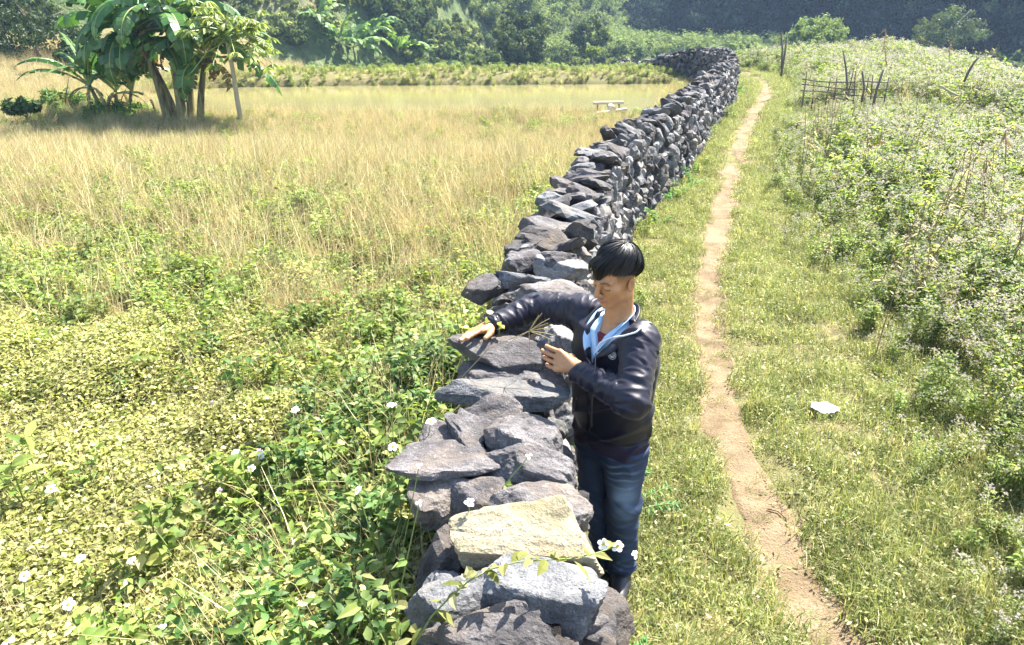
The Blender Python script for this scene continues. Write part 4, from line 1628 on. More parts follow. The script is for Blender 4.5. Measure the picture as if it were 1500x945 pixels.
def collar(name, pts, hts, flare, mat, parent, th=.004):
    """a standing, turned-out band along a line of (u, w, z) points"""
    P = np.array([from_uvw(*q) for q in pts])
    t_ = np.linspace(0, 1, len(P)); tt = np.linspace(0, 1, 60)
    P = np.stack([np.interp(tt, t_, P[:, i]) for i in range(3)], 1)
    P = np.stack([np.convolve(np.pad(P[:, i], 4, mode='edge'), np.ones(9) / 9, 'valid') for i in range(3)], 1)
    H_ = np.interp(tt, np.linspace(0, 1, len(hts)), hts); FL = np.interp(tt, np.linspace(0, 1, len(flare)), flare)
    cx_, cy_ = spine(P[:, 2])
    outw = unit(np.stack([P[:, 0] - cx_, P[:, 1] - cy_, 0 * cx_], 1))
    rows = []
    for k in range(7):
        s_ = k / 6
        rows.append(P + np.array([0, 0, 1.0]) * (H_ * s_ * (1 - FL * s_ * 1.3))[:, None] + outw * (H_ * FL * s_ ** 1.3)[:, None])
    V = np.stack(rows, 1).reshape(-1, 3) - ROOT
    F = []
    for i in range(59):
        for k in range(6):
            F.append((i * 7 + k, i * 7 + k + 1, i * 7 + 8 + k, i * 7 + 7 + k))
    o = link(bpy.data.objects.new(name, raw_mesh(name, V, [np.array(F)], None, [mat], None, True)), parent)
    md = o.modifiers.new('thick', 'SOLIDIFY'); md.thickness = th; md.offset = 0
    return o


zc = ZN - .03
collar('collar', [(.0, .118, ZV + .02), (.045, .098, ZV + .10), (.074, .055, zc - .01), (.075, .0, zc + .015), (.045, -.06, zc + .025), (0, -.078, zc + .028),
                  (-.045, -.06, zc + .025), (-.078, .0, zc + .01), (-.088, .06, zc - .03), (-.085, .095, ZV + .12), (-.01, .120, ZV + .02)],
       [.02, .04, .05, .052, .052, .052, .052, .052, .055, .05, .02], [.9, .7, .35, .25, .25, .25, .25, .35, .75, .95, .9], m_jack, jk, .006)
collar('shirt_collar', [(.012, .108, ZV + .055), (.034, .098, ZV + .10), (.06, .055, zc), (.062, .0, zc + .02), (.035, -.052, zc + .03), (0, -.062, zc + .032),
                        (-.035, -.052, zc + .03), (-.064, .0, zc + .02), (-.062, .055, zc - .005), (-.04, .098, ZV + .09), (-.018, .108, ZV + .055)],
       [.03, .045, .042, .04, .04, .04, .04, .04, .044, .045, .03], [.9, .7, .4, .25, .2, .2, .2, .25, .4, .7, .9], m_shirt, sh, .003)
m_white = simple('white_tape', (.62, .62, .64), .6)
m_metal = simple('dark_metal', (.05, .05, .055), .35, .6)


def surf_tube(name, pix, r, mat, parent, sdf=jacket_base, lift=.003):
    P = []
    for x, v in pix:
        p_, n_ = ray_hit(x, v, sdf); P.append(p_ + n_ * lift)
    P = np.array(P); t_ = np.linspace(0, 1, len(P)); tt = np.linspace(0, 1, 4 * len(P))
    P = np.stack([np.interp(tt, t_, P[:, i]) for i in range(3)], 1)
    mb = MB(); mb.add(*tube(P - ROOT, r, 8)); return mb.build(name, [mat], parent, True)


surf_tube('zip', [(876, 512), (880, 502), (895, 496), (915, 493), (932, 488), (941, 480)], .0032, m_white, jk, lift=.006)
surf_tube('zip_pocket', [(861, 523), (865, 535)], .003, m_metal, jk, lift=.006)
surf_tube('zip_pocket', [(847, 582), (843, 600)], .003, m_metal, jk, lift=.006)
surf_tube('front_zip', [(874, 515), (872, 540), (870, 560), (868, 600), (868, 625)], .0022, m_metal, jk, lift=.004)
for x, v in ((871, 466), (876, 488)):
    p_, n_ = ray_hit(x, v, shirt_sdf)
    mb = MB(); V, F = ico(2); mb.add(V * .0045 + p_ + n_ * .004 - ROOT, F); mb.build('button', [m_metal], sh, True)

# round badge on the chest
p_, n_ = ray_hit(898, 518, jacket_sdf); n_ = ray_hit(898, 518, jacket_base)[1]
bd = bpy.data.objects.new('badge', None)
e1 = unit(np.cross(np.array([0, 0, 1.]), n_)); e2 = np.cross(n_, e1)


def plate(name, ring_in, ring_out, lift, mat, parent, n=40, shape=None):
    mb = MB()
    if shape is None:
        th_ = np.linspace(0, 2 * math.pi, n, endpoint=False)
        lo_ = np.stack([np.cos(th_), np.sin(th_)], 1)
        R0, R1 = lo_ * ring_in, lo_ * ring_out
    else:
        R1 = np.array(shape); R0 = R1 * 0; n = len(R1)
    V = []
    for rr, lf in ((R0, lift), (R1, lift), (R1, lift - .0035), (R0, lift - .0035)):
        V.append(p_ + rr[:, :1] * e1 + rr[:, 1:] * e2 + n_ * lf)
    V = np.concatenate(V) - ROOT
    F = [(a * n + j, a * n + (j + 1) % n, ((a + 1) % 4) * n + (j + 1) % n, ((a + 1) % 4) * n + j) for a in range(4) for j in range(n)]
    mb.add(V, np.array(F))
    return mb.build(name, [mat], parent)


bb = plate('badge', 0, .0195, .0075, m_jack, jk)
plate('ring', .0178, .0195, .0085, m_white, bb)
plate('disc', 0, .0135, .0085, m_white, bb)
plate('patch', 0, 0, .0095, m_metal, bb, shape=[(-.0095, -.0055), (.0095, -.0055), (.0095, .0055), (-.0095, .0055)])
for nm, polys in (('letter', [[(-.0062, -.0034), (-.0046, -.0034), (-.0046, .0034), (-.0062, .0034)], [(-.0046, .002), (-.001, .002), (-.001, .0034), (-.0046, .0034)], [(-.0046, -.0034), (-.001, -.0034), (-.001, -.002), (-.0046, -.002)]]),
                  ('numeral', [[(.001, .002), (.0062, .002), (.0062, .0034), (.001, .0034)], [(.0026, -.0034), (.0042, -.0034), (.0062, .002), (.0046, .002)]])):
    mb = MB()
    for pl in polys:
        pl = np.array(pl); n4 = 4
        V = np.concatenate([p_ + pl[:, :1] * e1 + pl[:, 1:] * e2 + n_ * lf for lf in (.0105, .0085)]) - ROOT
        mb.add(V, np.array([(0, 1, 2, 3), (7, 6, 5, 4), (0, 4, 5, 1), (1, 5, 6, 2), (2, 6, 7, 3), (3, 7, 4, 0)]))
    mb.build(nm, [m_white], bb)

m_jean, nt, out = mat_new('indigo_denim')
o_ = objco(nt)
f1 = noise(nt, 300, 3, .7, o_); f2 = noise(nt, 14, 4, .6, o_)
c = mixc(nt, f2, (.014, .022, .048), (.032, .050, .105))
fa = nd(nt, 'ShaderNodeAttribute', attribute_name='fade').outputs['Fac']
c = mixc(nt, fa, c, (.22, .31, .46))
c = mixc(nt, f1, c, (.05, .07, .11)) if False else c
principled(nt, out, c, .75, .25, bumpn(nt, f1, .5, .003))


def fade_f(V):
    ax = unit(J['lkn'] - HIPL)
    t_ = ((V - HIPL) @ ax) / np.linalg.norm(J['lkn'] - HIPL)
    lat = V - HIPL - ((V - HIPL) @ ax)[:, None] * ax
    side = unit(FW * .8 - RT * .75)
    fr = np.clip((unit(lat) @ side), 0, 1) ** 3
    near = (np.linalg.norm(lat, axis=1) < .13)
    wh = np.maximum(0, np.sin(t_ * 52 + 2.6 * vnoise(V * 16, 3))) ** 2 * np.exp(-((t_ - .3) / .22) ** 2)
    pt = np.exp(-((t_ - .72) / .3) ** 2) * .85 * (.7 + .5 * vnoise(V * 26, 7))
    shin = V - J['lkn']; az_ = unit(J['lan'] - J['lkn']); ts = (shin @ az_) / np.linalg.norm(J['lan'] - J['lkn'])
    sl_ = (ts > -.1) * np.maximum(0, np.sin(V[:, 2] * 110 + 4 * vnoise(V * 12, 9))) * .12
    return np.clip(fr * near * (wh * .75 * (.5 + .8 * np.clip(vnoise(V * 18, 4) + .5, 0, 1)) + pt) + fr * near * sl_, 0, 1)


jn = mesh_from_sdf('jeans', jeans_sdf, (.15, 2.25, .03), (.7, 2.9, .9), .0048, [m_jean], person, extra={'fade': fade_f})
surf_tube('pocket_seam', [(889, 655), (890, 664), (900, 669), (914, 669), (928, 664)], .0016, simple('thread', (.16, .2, .28), .8), jn, jeans_sdf, .001)
m_shoe = simple('black_leather', (.02, .02, .022), .45, .5)
m_sole = simple('rubber_sole', (.10, .09, .08), .8)
for an, rzv in (('lan', -.2), ('ran', .1)):
    a = J[an]
    fw2 = unit(np.array([FW[0] * math.cos(rzv) - FW[1] * math.sin(rzv), FW[0] * math.sin(rzv) + FW[1] * math.cos(rzv), 0]))
    if an == 'lan': fw2 = unit(fw2 + np.array([.75, -.5, 0]))
    b0 = np.array([a[0], a[1], .05]) - fw2 * .04
    def shoe(P, b0=b0, fw2=fw2, a=a):
        d = cap_(P, b0, b0 + fw2 * .10, .042, .044)
        d = smin(d, cap_(P, b0 + fw2 * .08, b0 + fw2 * .17 - np.array([0, 0, .012]), .044, .034), .02)
        d = smin(d, cap_(P, b0 + np.array([0, 0, .02]), np.array([a[0], a[1], .11]), .042, .042), .02)
        return np.maximum(d, .014 - P[:, 2])
    so_ = mesh_from_sdf('shoe', shoe, b0 - .26, b0 + np.array([.26, .26, .12]), .005, [m_shoe, m_sole], person,
                        mifn=lambda C: (C[:, 2] < .034).astype(int))
# ------------------------------------------------------------------ banana plants, trees, fence, flowers, litter
m_ban = leafmat('banana_leaf', [(0, (.035, .10, .022)), (.6, (.06, .16, .035)), (1, (.12, .22, .06))], .38, .35, .5, .15)
m_banold = leafmat('dry_banana_leaf', [(0, (.16, .10, .05)), (1, (.30, .22, .12))], .25, .8, .2, .15)
m_rib = simple('leaf_midrib', (.26, .30, .10), .5)
m_pseudo, nt, out = mat_new('banana_stem')
o_ = objco(nt)
mp = nd(nt, 'ShaderNodeMapping'); mp.inputs['Scale'].default_value = (6, 6, .8); nt.links.new(o_, mp.inputs[0])
f1 = noise(nt, 3, 5, .6, mp.outputs[0])
c = ramp(nt, f1, [(.34, (.035, .026, .016)), (.5, (.15, .13, .055)), (.66, (.27, .25, .10))])
principled(nt, out, c, .6, .35, bumpn(nt, f1, .6, .02))


def banana_leaf(L, W, az, elev, droop, torn, origin, old=False):
    """arched midrib with torn blade segments either side"""
    mb = MB()
    n = 22
    d = np.array([math.cos(az), math.sin(az), 0]); up = np.array([0, 0, 1.0])
    pts = [np.asarray(origin, float)]; a = elev
    for k in range(n):
        t = k / n
        a -= droop / n * (.4 + 1.5 * t)
        pts.append(pts[-1] + L / n * (d * math.cos(a) + up * math.sin(a)))
    pts = np.array(pts)
    mb.add(*tube(pts, np.linspace(.028, .005, n + 1) * min(1, L), 5, False), .5, 1)
    tan = unit(np.gradient(pts, axis=0))
    sd_ = np.array([-d[1], d[0], 0])
    nrm_ = np.cross(tan, sd_); nrm_ = nrm_ * np.sign(nrm_[:, 2:3] + 1e-6)
    i0 = 4
    for side in (-1, 1):
        k = i0
        while k < n:
            m = int(rng.integers(1, 4)) if torn else n - k
            e = min(n, k + m)
            hang = rng.uniform(.05, 1.1) if torn else .25
            tt = rng.random()
            rows = []
            for j in range(k, e + 1):
                t = (j - i0) / (n - i0)
                w_ = W * .5 * (math.sin(math.pi * min(1, .12 + .88 * t) ** .75) ** .6 if t < 1 else .05)
                shr = .93 if torn and j == e else 1
                p0 = pts[j] + (tan[j] * (-.012) if torn and j == e else 0)
                o1 = side * sd_ * w_ * .5 + nrm_[j] * w_ * (.22 - .12 * hang) + tan[j] * w_ * .18
                o2 = side * sd_ * w_ * (1 - .25 * hang) + nrm_[j] * w_ * (.18 - .85 * hang) + tan[j] * w_ * .38
                rows.append([p0, p0 + o1 * shr, p0 + o2 * shr])
            V = np.array(rows).reshape(-1, 3)
            F = np.array([(3 * j + c, 3 * j + c + 1, 3 * j + c + 4, 3 * j + c + 3) for j in range(e - k) for c in (0, 1)])
            mb.add(V, F, tt)
            k = e
    return mb


def banana(name, loc, h, lean, n, L, label, group=None, seed=0, W=.42, dead=2, laz=None, els=(-.05, 1.3), drs=(1.2, 2.3), lm=None):
    root = empty(name, loc, 0, label=label, cat='banana plant', group=group)
    mb = MB()
    ln = np.array([math.cos(lean[0]), math.sin(lean[0]), 0]) * lean[1]
    pts = np.array([ln * h * t ** 1.5 + np.array([0, 0, h * t]) for t in np.linspace(0, 1, 9)])
    mb.add(*tube(pts, np.linspace(.105, .055, 9) * (h / 2.2) ** .5, 10))
    mb.build('pseudostem', [m_pseudo], root, True)
    for k in range(n):
        az = (laz if laz is not None else 0) + k * 2.4 + rng.normal(0, .3)
        el_ = rng.uniform(*els)
        b = banana_leaf(L * rng.uniform(.75, 1.1), W * rng.uniform(.8, 1.15), az, el_, rng.uniform(*drs), True, pts[-1] + (0, 0, -.05))
        b.build('leaf', [lm or m_ban, m_rib], root)
    for k in range(dead):
        az = rng.random() * 6.28
        b = banana_leaf(L * rng.uniform(.5, .7), W * .5, az, .2, 2.4, True, pts[-2])
        b.build('dead_leaf', [m_banold, m_rib], root)
    return root


BAN = [  # photo x of the foot, distance, height, lean, leaves, leaf length, label
    (246, 16.6, 2.0, (2.7, .2), 13, 2.2, 'leaning banana plant, leftmost thick stem of the big clump by the pond'),
    (268, 16.4, 2.3, (1.9, .05), 14, 2.3, 'tallest upright banana plant in the middle of the big clump'),
    (281, 16.9, 1.9, (.3, .10), 13, 2.0, 'banana plant with yellowish stem right of the middle of the big clump'),
    (293, 16.5, 1.5, (.1, .22), 11, 1.7, 'shorter banana plant leaning right toward the thin pale trunk'),
    (258, 17.1, 1.75, (3.4, .28), 11, 1.9, 'banana plant at the back of the big clump with dead hanging leaves'),
]
for k, (x, Y_, h, ln, n, L, lab) in enumerate(BAN):
    c = at(x, 172, Y=Y_); z = float(ground_h(c[0], c[1]))
    banana('banana_plant', (c[0], c[1], z - .03), h, ln, n, L, lab, 'banana plants of the big clump', W=.54, dead=4, laz=k * 1.1)
for k, (x, Y_, h, ln, n, L, lab) in enumerate([
        (150, 17.6, .8, (2.9, .25), 15, 1.6, 'young banana plant leftmost in the darker clump left of the big one'),
        (172, 17.9, .9, (1.4, .1), 17, 1.7, 'young bushy banana plant in the middle of the darker left clump'),
        (190, 17.5, .7, (.2, .2), 15, 1.5, 'young banana plant nearest the big clump, in the darker left clump')]):
    c = at(x, 165, Y=Y_); z = float(ground_h(c[0], c[1]))
    banana('banana_plant', (c[0], c[1], z - .03), h, ln, n, L, lab, 'young banana plants left of the big clump', W=.20, dead=3, laz=k * .7, els=(.7, 1.45), drs=(.6, 1.7))
# small bananas far off at the foot of the hill
FARPTS = []
m_banfar = leafmat('bright_banana_leaf', [(0, (.09, .18, .05)), (.6, (.15, .27, .08)), (1, (.24, .35, .12))], .45, .5, .3, .15)
for k, (x, v, Y_, s_, lab) in enumerate([
        (583, 104, 60, 1.25, 'bright banana plant at the foot of the hill, rightmost above the pond'),
        (522, 100, 56, 1.4, 'large banana plant at the foot of the hill left of the rightmost one'),
        (500, 84, 62, 1.0, 'banana plant higher on the slope left of the two lowest ones'),
        (548, 70, 70, 1.0, 'banana plant on the hillside above the rightmost low one'),
        (470, 60, 72, 1.0, 'banana plant on the hillside furthest up the slope'),
        (612, 101, 64, .8, 'smallest banana plant beside the bare patch at the foot of the hill')]):
    ys = np.arange(34, 120, .5)       # where the sight line meets the hillside
    pts_ = np.array([at(x, v - 3, Y=q) for q in ys])
    hit = np.nonzero(pts_[:, 2] <= ground_h(pts_[:, 0], pts_[:, 1]) + .05)[0]
    c = pts_[hit[0]] if len(hit) else at(x, v, Y=Y_)
    z = float(ground_h(c[0], c[1]))
    FARPTS.append((c[0], c[1], 1.15 * s_, 3.0))
    banana('banana_plant', (c[0], c[1], z - .1), .9 * s_, (rng.random() * 6, .1), 10, 2.3 * s_, lab, 'banana plants at the foot of the far hill', W=.75, dead=0, els=(.3, 1.4), drs=(.6, 1.6), lm=m_banfar)

# ------------------------------------------------------------------ trees
m_bark = simple('grey_bark', (.14, .115, .085), .9, .1, 12, .4, .02)
m_palebark = simple('pale_bark', (.34, .30, .2), .8, .2, 14, .25, .01)
T_DARK = leafmat('dark_tree_leaf', [(0, (.02, .045, .016)), (.6, (.04, .075, .025)), (1, (.085, .125, .04))], .3, .55, .25, .2)
T_MID = leafmat('tree_leaf', [(0, (.04, .07, .022)), (.6, (.075, .12, .035)), (1, (.16, .19, .055))], .35, .55, .25, .2)
T_LIGHT = leafmat('pale_tree_leaf', [(0, (.10, .15, .07)), (.6, (.17, .24, .10)), (1, (.28, .34, .16))], .4, .6, .25, .15)
T_YEL = leafmat('yellow_tree_leaf', [(0, (.10, .16, .03)), (.6, (.20, .27, .05)), (1, (.33, .36, .08))], .45, .5, .3, .15)
T_BLUE = leafmat('shaded_forest_leaf', [(0, (.008, .018, .015)), (.6, (.018, .034, .028)), (1, (.050, .072, .046))], .25, .8, .06, .6)  # leaf colour darkened and blued to carry the shade of the right hill
T_SCRUB = leafmat('scrub_leaf', [(0, (.11, .15, .06)), (.6, (.20, .25, .11)), (1, (.36, .37, .19))], .45, .8, .06, .35)
T_HILL = leafmat('hill_bush_leaf', [(0, (.04, .07, .03)), (.6, (.09, .135, .058)), (1, (.19, .23, .10))], .4, .8, .06, .35)


def crown_mb(rx, rz, nclump, nleaf, ll, seed, flat=1.0, vines=0):
    """leaf clumps spread through an uneven crown volume, centre at origin"""
    r_ = np.random.default_rng(seed)
    mb = MB()
    for k in range(nclump):
        d = unit(r_.normal(size=3)); rr = r_.uniform(.35, 1.0) ** .6
        lump = 1 + .3 * float(vnoise((d * 1.7 + seed)[None], seed)[0])
        c = d * rr * lump * np.array([rx, rx, rz])
        if d[2] < -.3: c[2] *= .7
        cr = rx * r_.uniform(.16, .32)
        q = r_.normal(size=(nleaf, 3)) * cr * np.array([.55, .55, .42])
        P = c + q
        ow = unit(q / (np.linalg.norm(q, axis=1, keepdims=True) + 1e-6) + .35 * unit(c) + r_.normal(size=(nleaf, 3)) * .38)
        P = c + unit(q) * cr * np.array([.85, .85, .65]) * (r_.random((nleaf, 1)) ** .45)
        D = unit(np.cross(ow, r_.normal(size=(nleaf, 3))) + np.array([0, 0, -.25]))
        V, F, t = leaves(P, D, ow, ll * r_.uniform(.6, 1.3, nleaf), ll * r_.uniform(.4, .7, nleaf), .2, .15, False)
        mb.add(V, F, np.clip(t * .7 + .3 * r_.random(), 0, 1))
    return mb


def tree(name, loc, h, rx, mat, label, group=None, trunk_r=.09, nclump=60, nleaf=60, ll=.16, crown_z=.62, rzf=.85, bark=None, cat='tree'):
    root = empty(name, loc, 0, label=label, cat=cat, group=group)
    mb = MB()
    tp = np.array([0, 0, h * crown_z])
    wob = rng.normal(0, .04 * h, (6, 2)); wob[0] = 0
    pts = np.array([[wob[k, 0] * k / 5, wob[k, 1] * k / 5, h * crown_z * k / 5 - .1 * (k == 0)] for k in range(6)])
    mb.add(*tube(pts, np.linspace(trunk_r, trunk_r * .55, 6), 8))
    for k in range(6):
        a = rng.random() * 6.28; e = rng.uniform(.4, 1.1)
        b0 = pts[rng.integers(3, 6)]
        ln = rx * rng.uniform(.5, .9)
        d = np.array([math.cos(a) * math.cos(e), math.sin(a) * math.cos(e), math.sin(e)])
        mb.add(*tube(np.array([b0, b0 + d * ln * .5 + (0, 0, .04 * ln), b0 + d * ln]), [trunk_r * .5, trunk_r * .35, trunk_r * .12], 5))
    mb.build('trunk', [bark or m_bark], root, True)
    cm = crown_mb(rx, rx * rzf, nclump, nleaf, ll, int(rng.integers(1e6)))
    c = cm.build('crown', [mat], root)
    c.location = (pts[-1][0], pts[-1][1], h - rx * rzf)
    return root


def place(x, v, Y_):
    c = at(x, v, Y=Y_)
    z = float(ground_h(c[0], c[1]))
    return c, z


def tree_at(name, x, vtop, Y_, wpx, mat, label, **k):
    """a tree whose top shows at the photo position, rooted on the land under it"""
    c, z = place(x, vtop, Y_)
    rx = wpx / FPX * depth_of(c) / 2
    h = max(c[2] - z, rx * k.get('rzf', .85) * 1.3)
    FARPTS.append((c[0], c[1], rx * .75, 5))
    return tree(name, (c[0], c[1], z), h, rx, mat, label, **k)


# pale slender tree beside the bananas
c, z = place(352, 168, 15.9)
root = empty('papaya_tree', (c[0], c[1], z), 0, label='slender pale trunked tree with light yellow green leaves beside the banana clump', cat='tree')
mb = MB(); mb.add(*tube(np.array([(0, 0, -.05), (-.02, 0, .6), (-.03, .02, 1.2), (-.06, 0, 1.75), (-.02, 0, 2.1)]), [.055, .05, .045, .04, .03], 8))
mb.build('trunk', [m_palebark], root, True)
mb = MB()
for k in range(84):
    a = rng.random() * 6.28; e = rng.uniform(-.6, 1.0); L0 = rng.uniform(.3, 1.0)
    d = np.array([math.cos(a) * math.cos(e), math.sin(a) * math.cos(e), math.sin(e)])
    b0 = np.array([-.02, 0, rng.uniform(1.7, 2.15)])
    tip = b0 + d * L0 + np.array([0, 0, -.12 * L0])
    mb.add(*tube(np.array([b0, b0 + d * L0 * .55 + (0, 0, .04), tip]), .008, 4, False), .5, 1)
    m_ = 15
    aa = np.linspace(-2.3, 2.3, m_) + rng.normal(0, .1, m_)
    hd = np.array([d[0], d[1], 0]); hd = unit(hd); sd_ = np.array([-hd[1], hd[0], 0])
    D = hd * np.cos(aa)[:, None] + sd_ * np.sin(aa)[:, None] + np.array([0, 0, -.35])
    V, F, t = leaves(np.repeat(tip[None], m_, 0), D, rand_dirs(m_, 2), rng.uniform(.12, .24, m_), rng.uniform(.05, .08, m_), .2, .3)
    mb.add(V, F, t)
mb.build('crown', [T_YEL, m_rib], root)

GRP = 'single trees at the foot of the hills'
tree_at('broadleaf_tree', 768, 8, 56, 84, T_MID, 'tall dense dark green tree at the hill foot behind the pond bank', group=GRP, nclump=120, nleaf=70, ll=.26, rzf=1.25, trunk_r=.16, crown_z=.5)
tree_at('broadleaf_tree', 868, 20, 66, 56, T_MID, 'rounder olive tree with lit yellow right edge, right of the tall dense tree', group=GRP, nclump=70, nleaf=60, ll=.26, rzf=1.1, trunk_r=.14)
tree_at('yellow_shrub', 866, 68, 60, 20, T_YEL, 'small yellowish shrub below the rounder olive tree', nclump=26, nleaf=40, ll=.2, cat='shrub')
tree_at('round_tree', 1211, 22, 44, 92, T_LIGHT, 'pale green round tree rising behind the bamboo fence against the dark hill', nclump=110, nleaf=80, ll=.17, rzf=.72, trunk_r=.12, crown_z=.5)
tree_at('valley_tree', 1396, 8, 62, 92, T_MID, 'grey green spreading tree in the shade in front of the dark hill at upper right', group=GRP, nclump=70, nleaf=60, ll=.24, rzf=.8, trunk_r=.18, bark=m_palebark)
tree_at('pale_shrub', 1434, 78, 30, 40, T_LIGHT, 'small pale grey green shrub beyond the right crest', nclump=40, nleaf=60, ll=.1, rzf=.8, trunk_r=.04, cat='shrub')
tree_at('light_shrub', 1085, 64, 40, 44, T_LIGHT, 'light green shrub just behind the bend of the stone wall', nclump=40, nleaf=60, ll=.14, rzf=1.0, cat='shrub')
tree_at('light_shrub', 1112, 66, 38, 34, T_LIGHT, 'brighter green shrub between the wall bend and the weedy knoll', nclump=34, nleaf=60, ll=.14, rzf=1.0, cat='shrub')
tree_at('hill_shrub', 40, 12, 30, 150, T_DARK, 'large dark shrub high on the slope at the upper left corner', nclump=110, nleaf=80, ll=.14, rzf=.75, cat='shrub')
tree_at('hill_shrub', 112, 62, 28, 70, T_DARK, 'dark shrub at the slope foot left of the young banana clump', nclump=60, nleaf=70, ll=.12, rzf=.9, cat='shrub')
tree_at('low_bush', 92, 140, 18.5, 110, m_deep, 'low dark green bush below the young banana clump', nclump=60, nleaf=70, ll=.10, rzf=.45, cat='bush', trunk_r=.03)
tree_at('low_bush', 170, 150, 17.2, 100, m_deep, 'low shaded bush between the two banana clumps', nclump=40, nleaf=70, ll=.10, rzf=.4, cat='bush', trunk_r=.03)
tree_at('cassava_plant', 34, 148, 16.2, 56, T_DARK, 'small dark leaved plant with flat top at the far left edge', nclump=16, nleaf=40, ll=.13, rzf=.3, trunk_r=.015, cat='plant')

# forest on the slopes that reads as one mass
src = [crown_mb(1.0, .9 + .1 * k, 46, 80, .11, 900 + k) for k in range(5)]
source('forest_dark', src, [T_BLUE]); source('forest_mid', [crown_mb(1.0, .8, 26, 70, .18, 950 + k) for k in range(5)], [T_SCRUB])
source('forest_hill', [crown_mb(1.0, .85, 26, 70, .18, 930 + k) for k in range(5)], [T_HILL])
src = []
for k in range(4):      # feathery bamboo plumes
    mb = MB()
    for s_ in range(9):
        a = rng.random() * 6.28; d = np.array([math.cos(a), math.sin(a), 0]); L0 = rng.uniform(1.4, 2.2)
        u = np.linspace(0, 1, 7); pts = d * (L0 * .5 * u ** 2)[:, None] + np.array([0, 0, 1.]) * (L0 * (u - .25 * u ** 3))[:, None]
        m_ = 90; uu = rng.uniform(.2, 1, m_)
        P = np.stack([np.interp(uu, u, pts[:, j]) for j in range(3)], 1) + rng.normal(0, .10, (m_, 3))
        V, F, t = leaves(P, rand_dirs(m_, -.2) + d * .5, rand_dirs(m_, 1), .22, .05, .2, .3, False)
        mb.add(V, F, t)
    src.append(mb)
source('bamboo', src, [T_LIGHT])
n = 60000
x = rng.uniform(-80, 120, n); y = rng.uniform(28, 190, n)
hh, hl, hr = hills(x, y)
gb = ground_base(x, y)
P = np.stack([x, y, np.maximum(hh, gb)], 1)
low = (P[:, 2] < 9)
ok = in_view(P, 1.4) | False
q = P - np.array([0, 0, CAM_Z])
vpix = 472.5 - (q @ CU) / np.maximum(q @ CF, .1) * FPX
ok = (q[:, 1] > 10) & (np.abs(q[:, 0] / q[:, 1]) < 1.0) & (vpix > -520) & (hh > gb - .3)
P = P[ok]; hl = hl[ok]; hr = hr[ok]; vpix = vpix[ok]
right = hr > hl
thin = np.where(vpix < -160, .25, .9) * np.where(right, .22, .6)
k = rng.random(len(P)) < thin
P, right = P[k], right[k]
ds = np.linalg.norm(P - np.array([0, 0, CAM_Z]), axis=1)
grassy = (P[:, 0] < -14) & (P[:, 1] < 27)
P, right, ds = P[~grassy], right[~grassy], ds[~grassy]
for fx, fy, fr, front in FARPTS:      # nothing of the mass grows into or right in front of the single plants
    dd = math.hypot(fx, fy); e = np.array([fx, fy]) / dd
    al = P[:, :2] @ e; la = np.abs(P[:, 0] * e[1] - P[:, 1] * e[0])
    clr = (la < fr) & (al > dd - front) & (al < dd + .6 * fr)
    P, right, ds = P[~clr], right[~clr], ds[~clr]
A = P[right]; B = P[~right]
A[:, 2] += .4
A2 = rng.random(len(A)) < .28
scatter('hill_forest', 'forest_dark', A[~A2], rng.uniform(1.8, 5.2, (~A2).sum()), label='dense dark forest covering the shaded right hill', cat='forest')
scatter('hill_crowns', 'forest_hill', A[A2] + [0, 0, .8], rng.uniform(1.2, 3.4, A2.sum()), label='lighter tree crowns within the forest of the shaded right hill', cat='forest')
bam = (B[:, 0] > -5) & (B[:, 1] > 72) & (rng.random(len(B)) < .6)
scatter('hill_bamboo', 'bamboo', B[bam], rng.uniform(.9, 1.7, bam.sum()), label='feathery bamboo thicket on the middle hillside', cat='bamboo')
C_ = B[~bam]; C_ = C_[rng.random(len(C_)) < .95]
sm = rng.random(len(C_)) < .16 + .35 * n2(C_[:, 0], C_[:, 1] * .6 + C_[:, 2], .13, 91)
scatter('hill_thicket', 'forest_hill', C_[sm], rng.uniform(.9, 2.6, sm.sum()), label='dark bushes on the left and middle hillside', cat='bushes')
scatter('hill_scrub', 'forest_mid', C_[~sm], rng.uniform(.5, 1.5, (~sm).sum()), label='lighter green scrub on the left and middle hillside', cat='scrub')

# ------------------------------------------------------------------ bamboo fence
m_bam = simple('weathered_bamboo', (.10, .085, .06), .8, .2, 30, .4)
m_wood = simple('grey_driftwood', (.12, .10, .085), .9, .1, 18, .4, .01)
fr_ = empty('bamboo_fence', (6.55, 17.2, 0), 0, label='dark bamboo lattice fence standing in the weeds on the right slope', cat='fence')
f0 = np.array([0., 0., 0]); f1_ = np.array([1.6, -.5, 0])
gz = lambda p: float(ground_h(p[0] + 6.55, p[1] + 17.2))
for k in range(4):
    z0 = .36 + .13 * k
    pts = np.array([f0 + (f1_ - f0) * t + np.array([0, .012, gz(f0 + (f1_ - f0) * t) + z0 + .03 * math.sin(5 * t + k) - .12 * t]) for t in np.linspace(-.05, 1.02, 9)])
    mb = MB(); mb.add(*tube(pts, .014, 6)); mb.build('rail', [m_bam], fr_, True)
for k in range(9):
    t = .02 + k * .12 + rng.normal(0, .02)
    p0 = f0 + (f1_ - f0) * t
    zt = .86 + rng.uniform(-.1, .1)
    ln = rng.normal(0, .05)
    mb = MB(); mb.add(*tube(np.array([p0 + (0, -.015, gz(p0) - .1), p0 + (ln * .5, -.015, gz(p0) + zt * .5), p0 + (ln, -.015, gz(p0) + zt)]), [.016, .014, .011], 6))
    mb.build('upright', [m_bam], fr_, True)


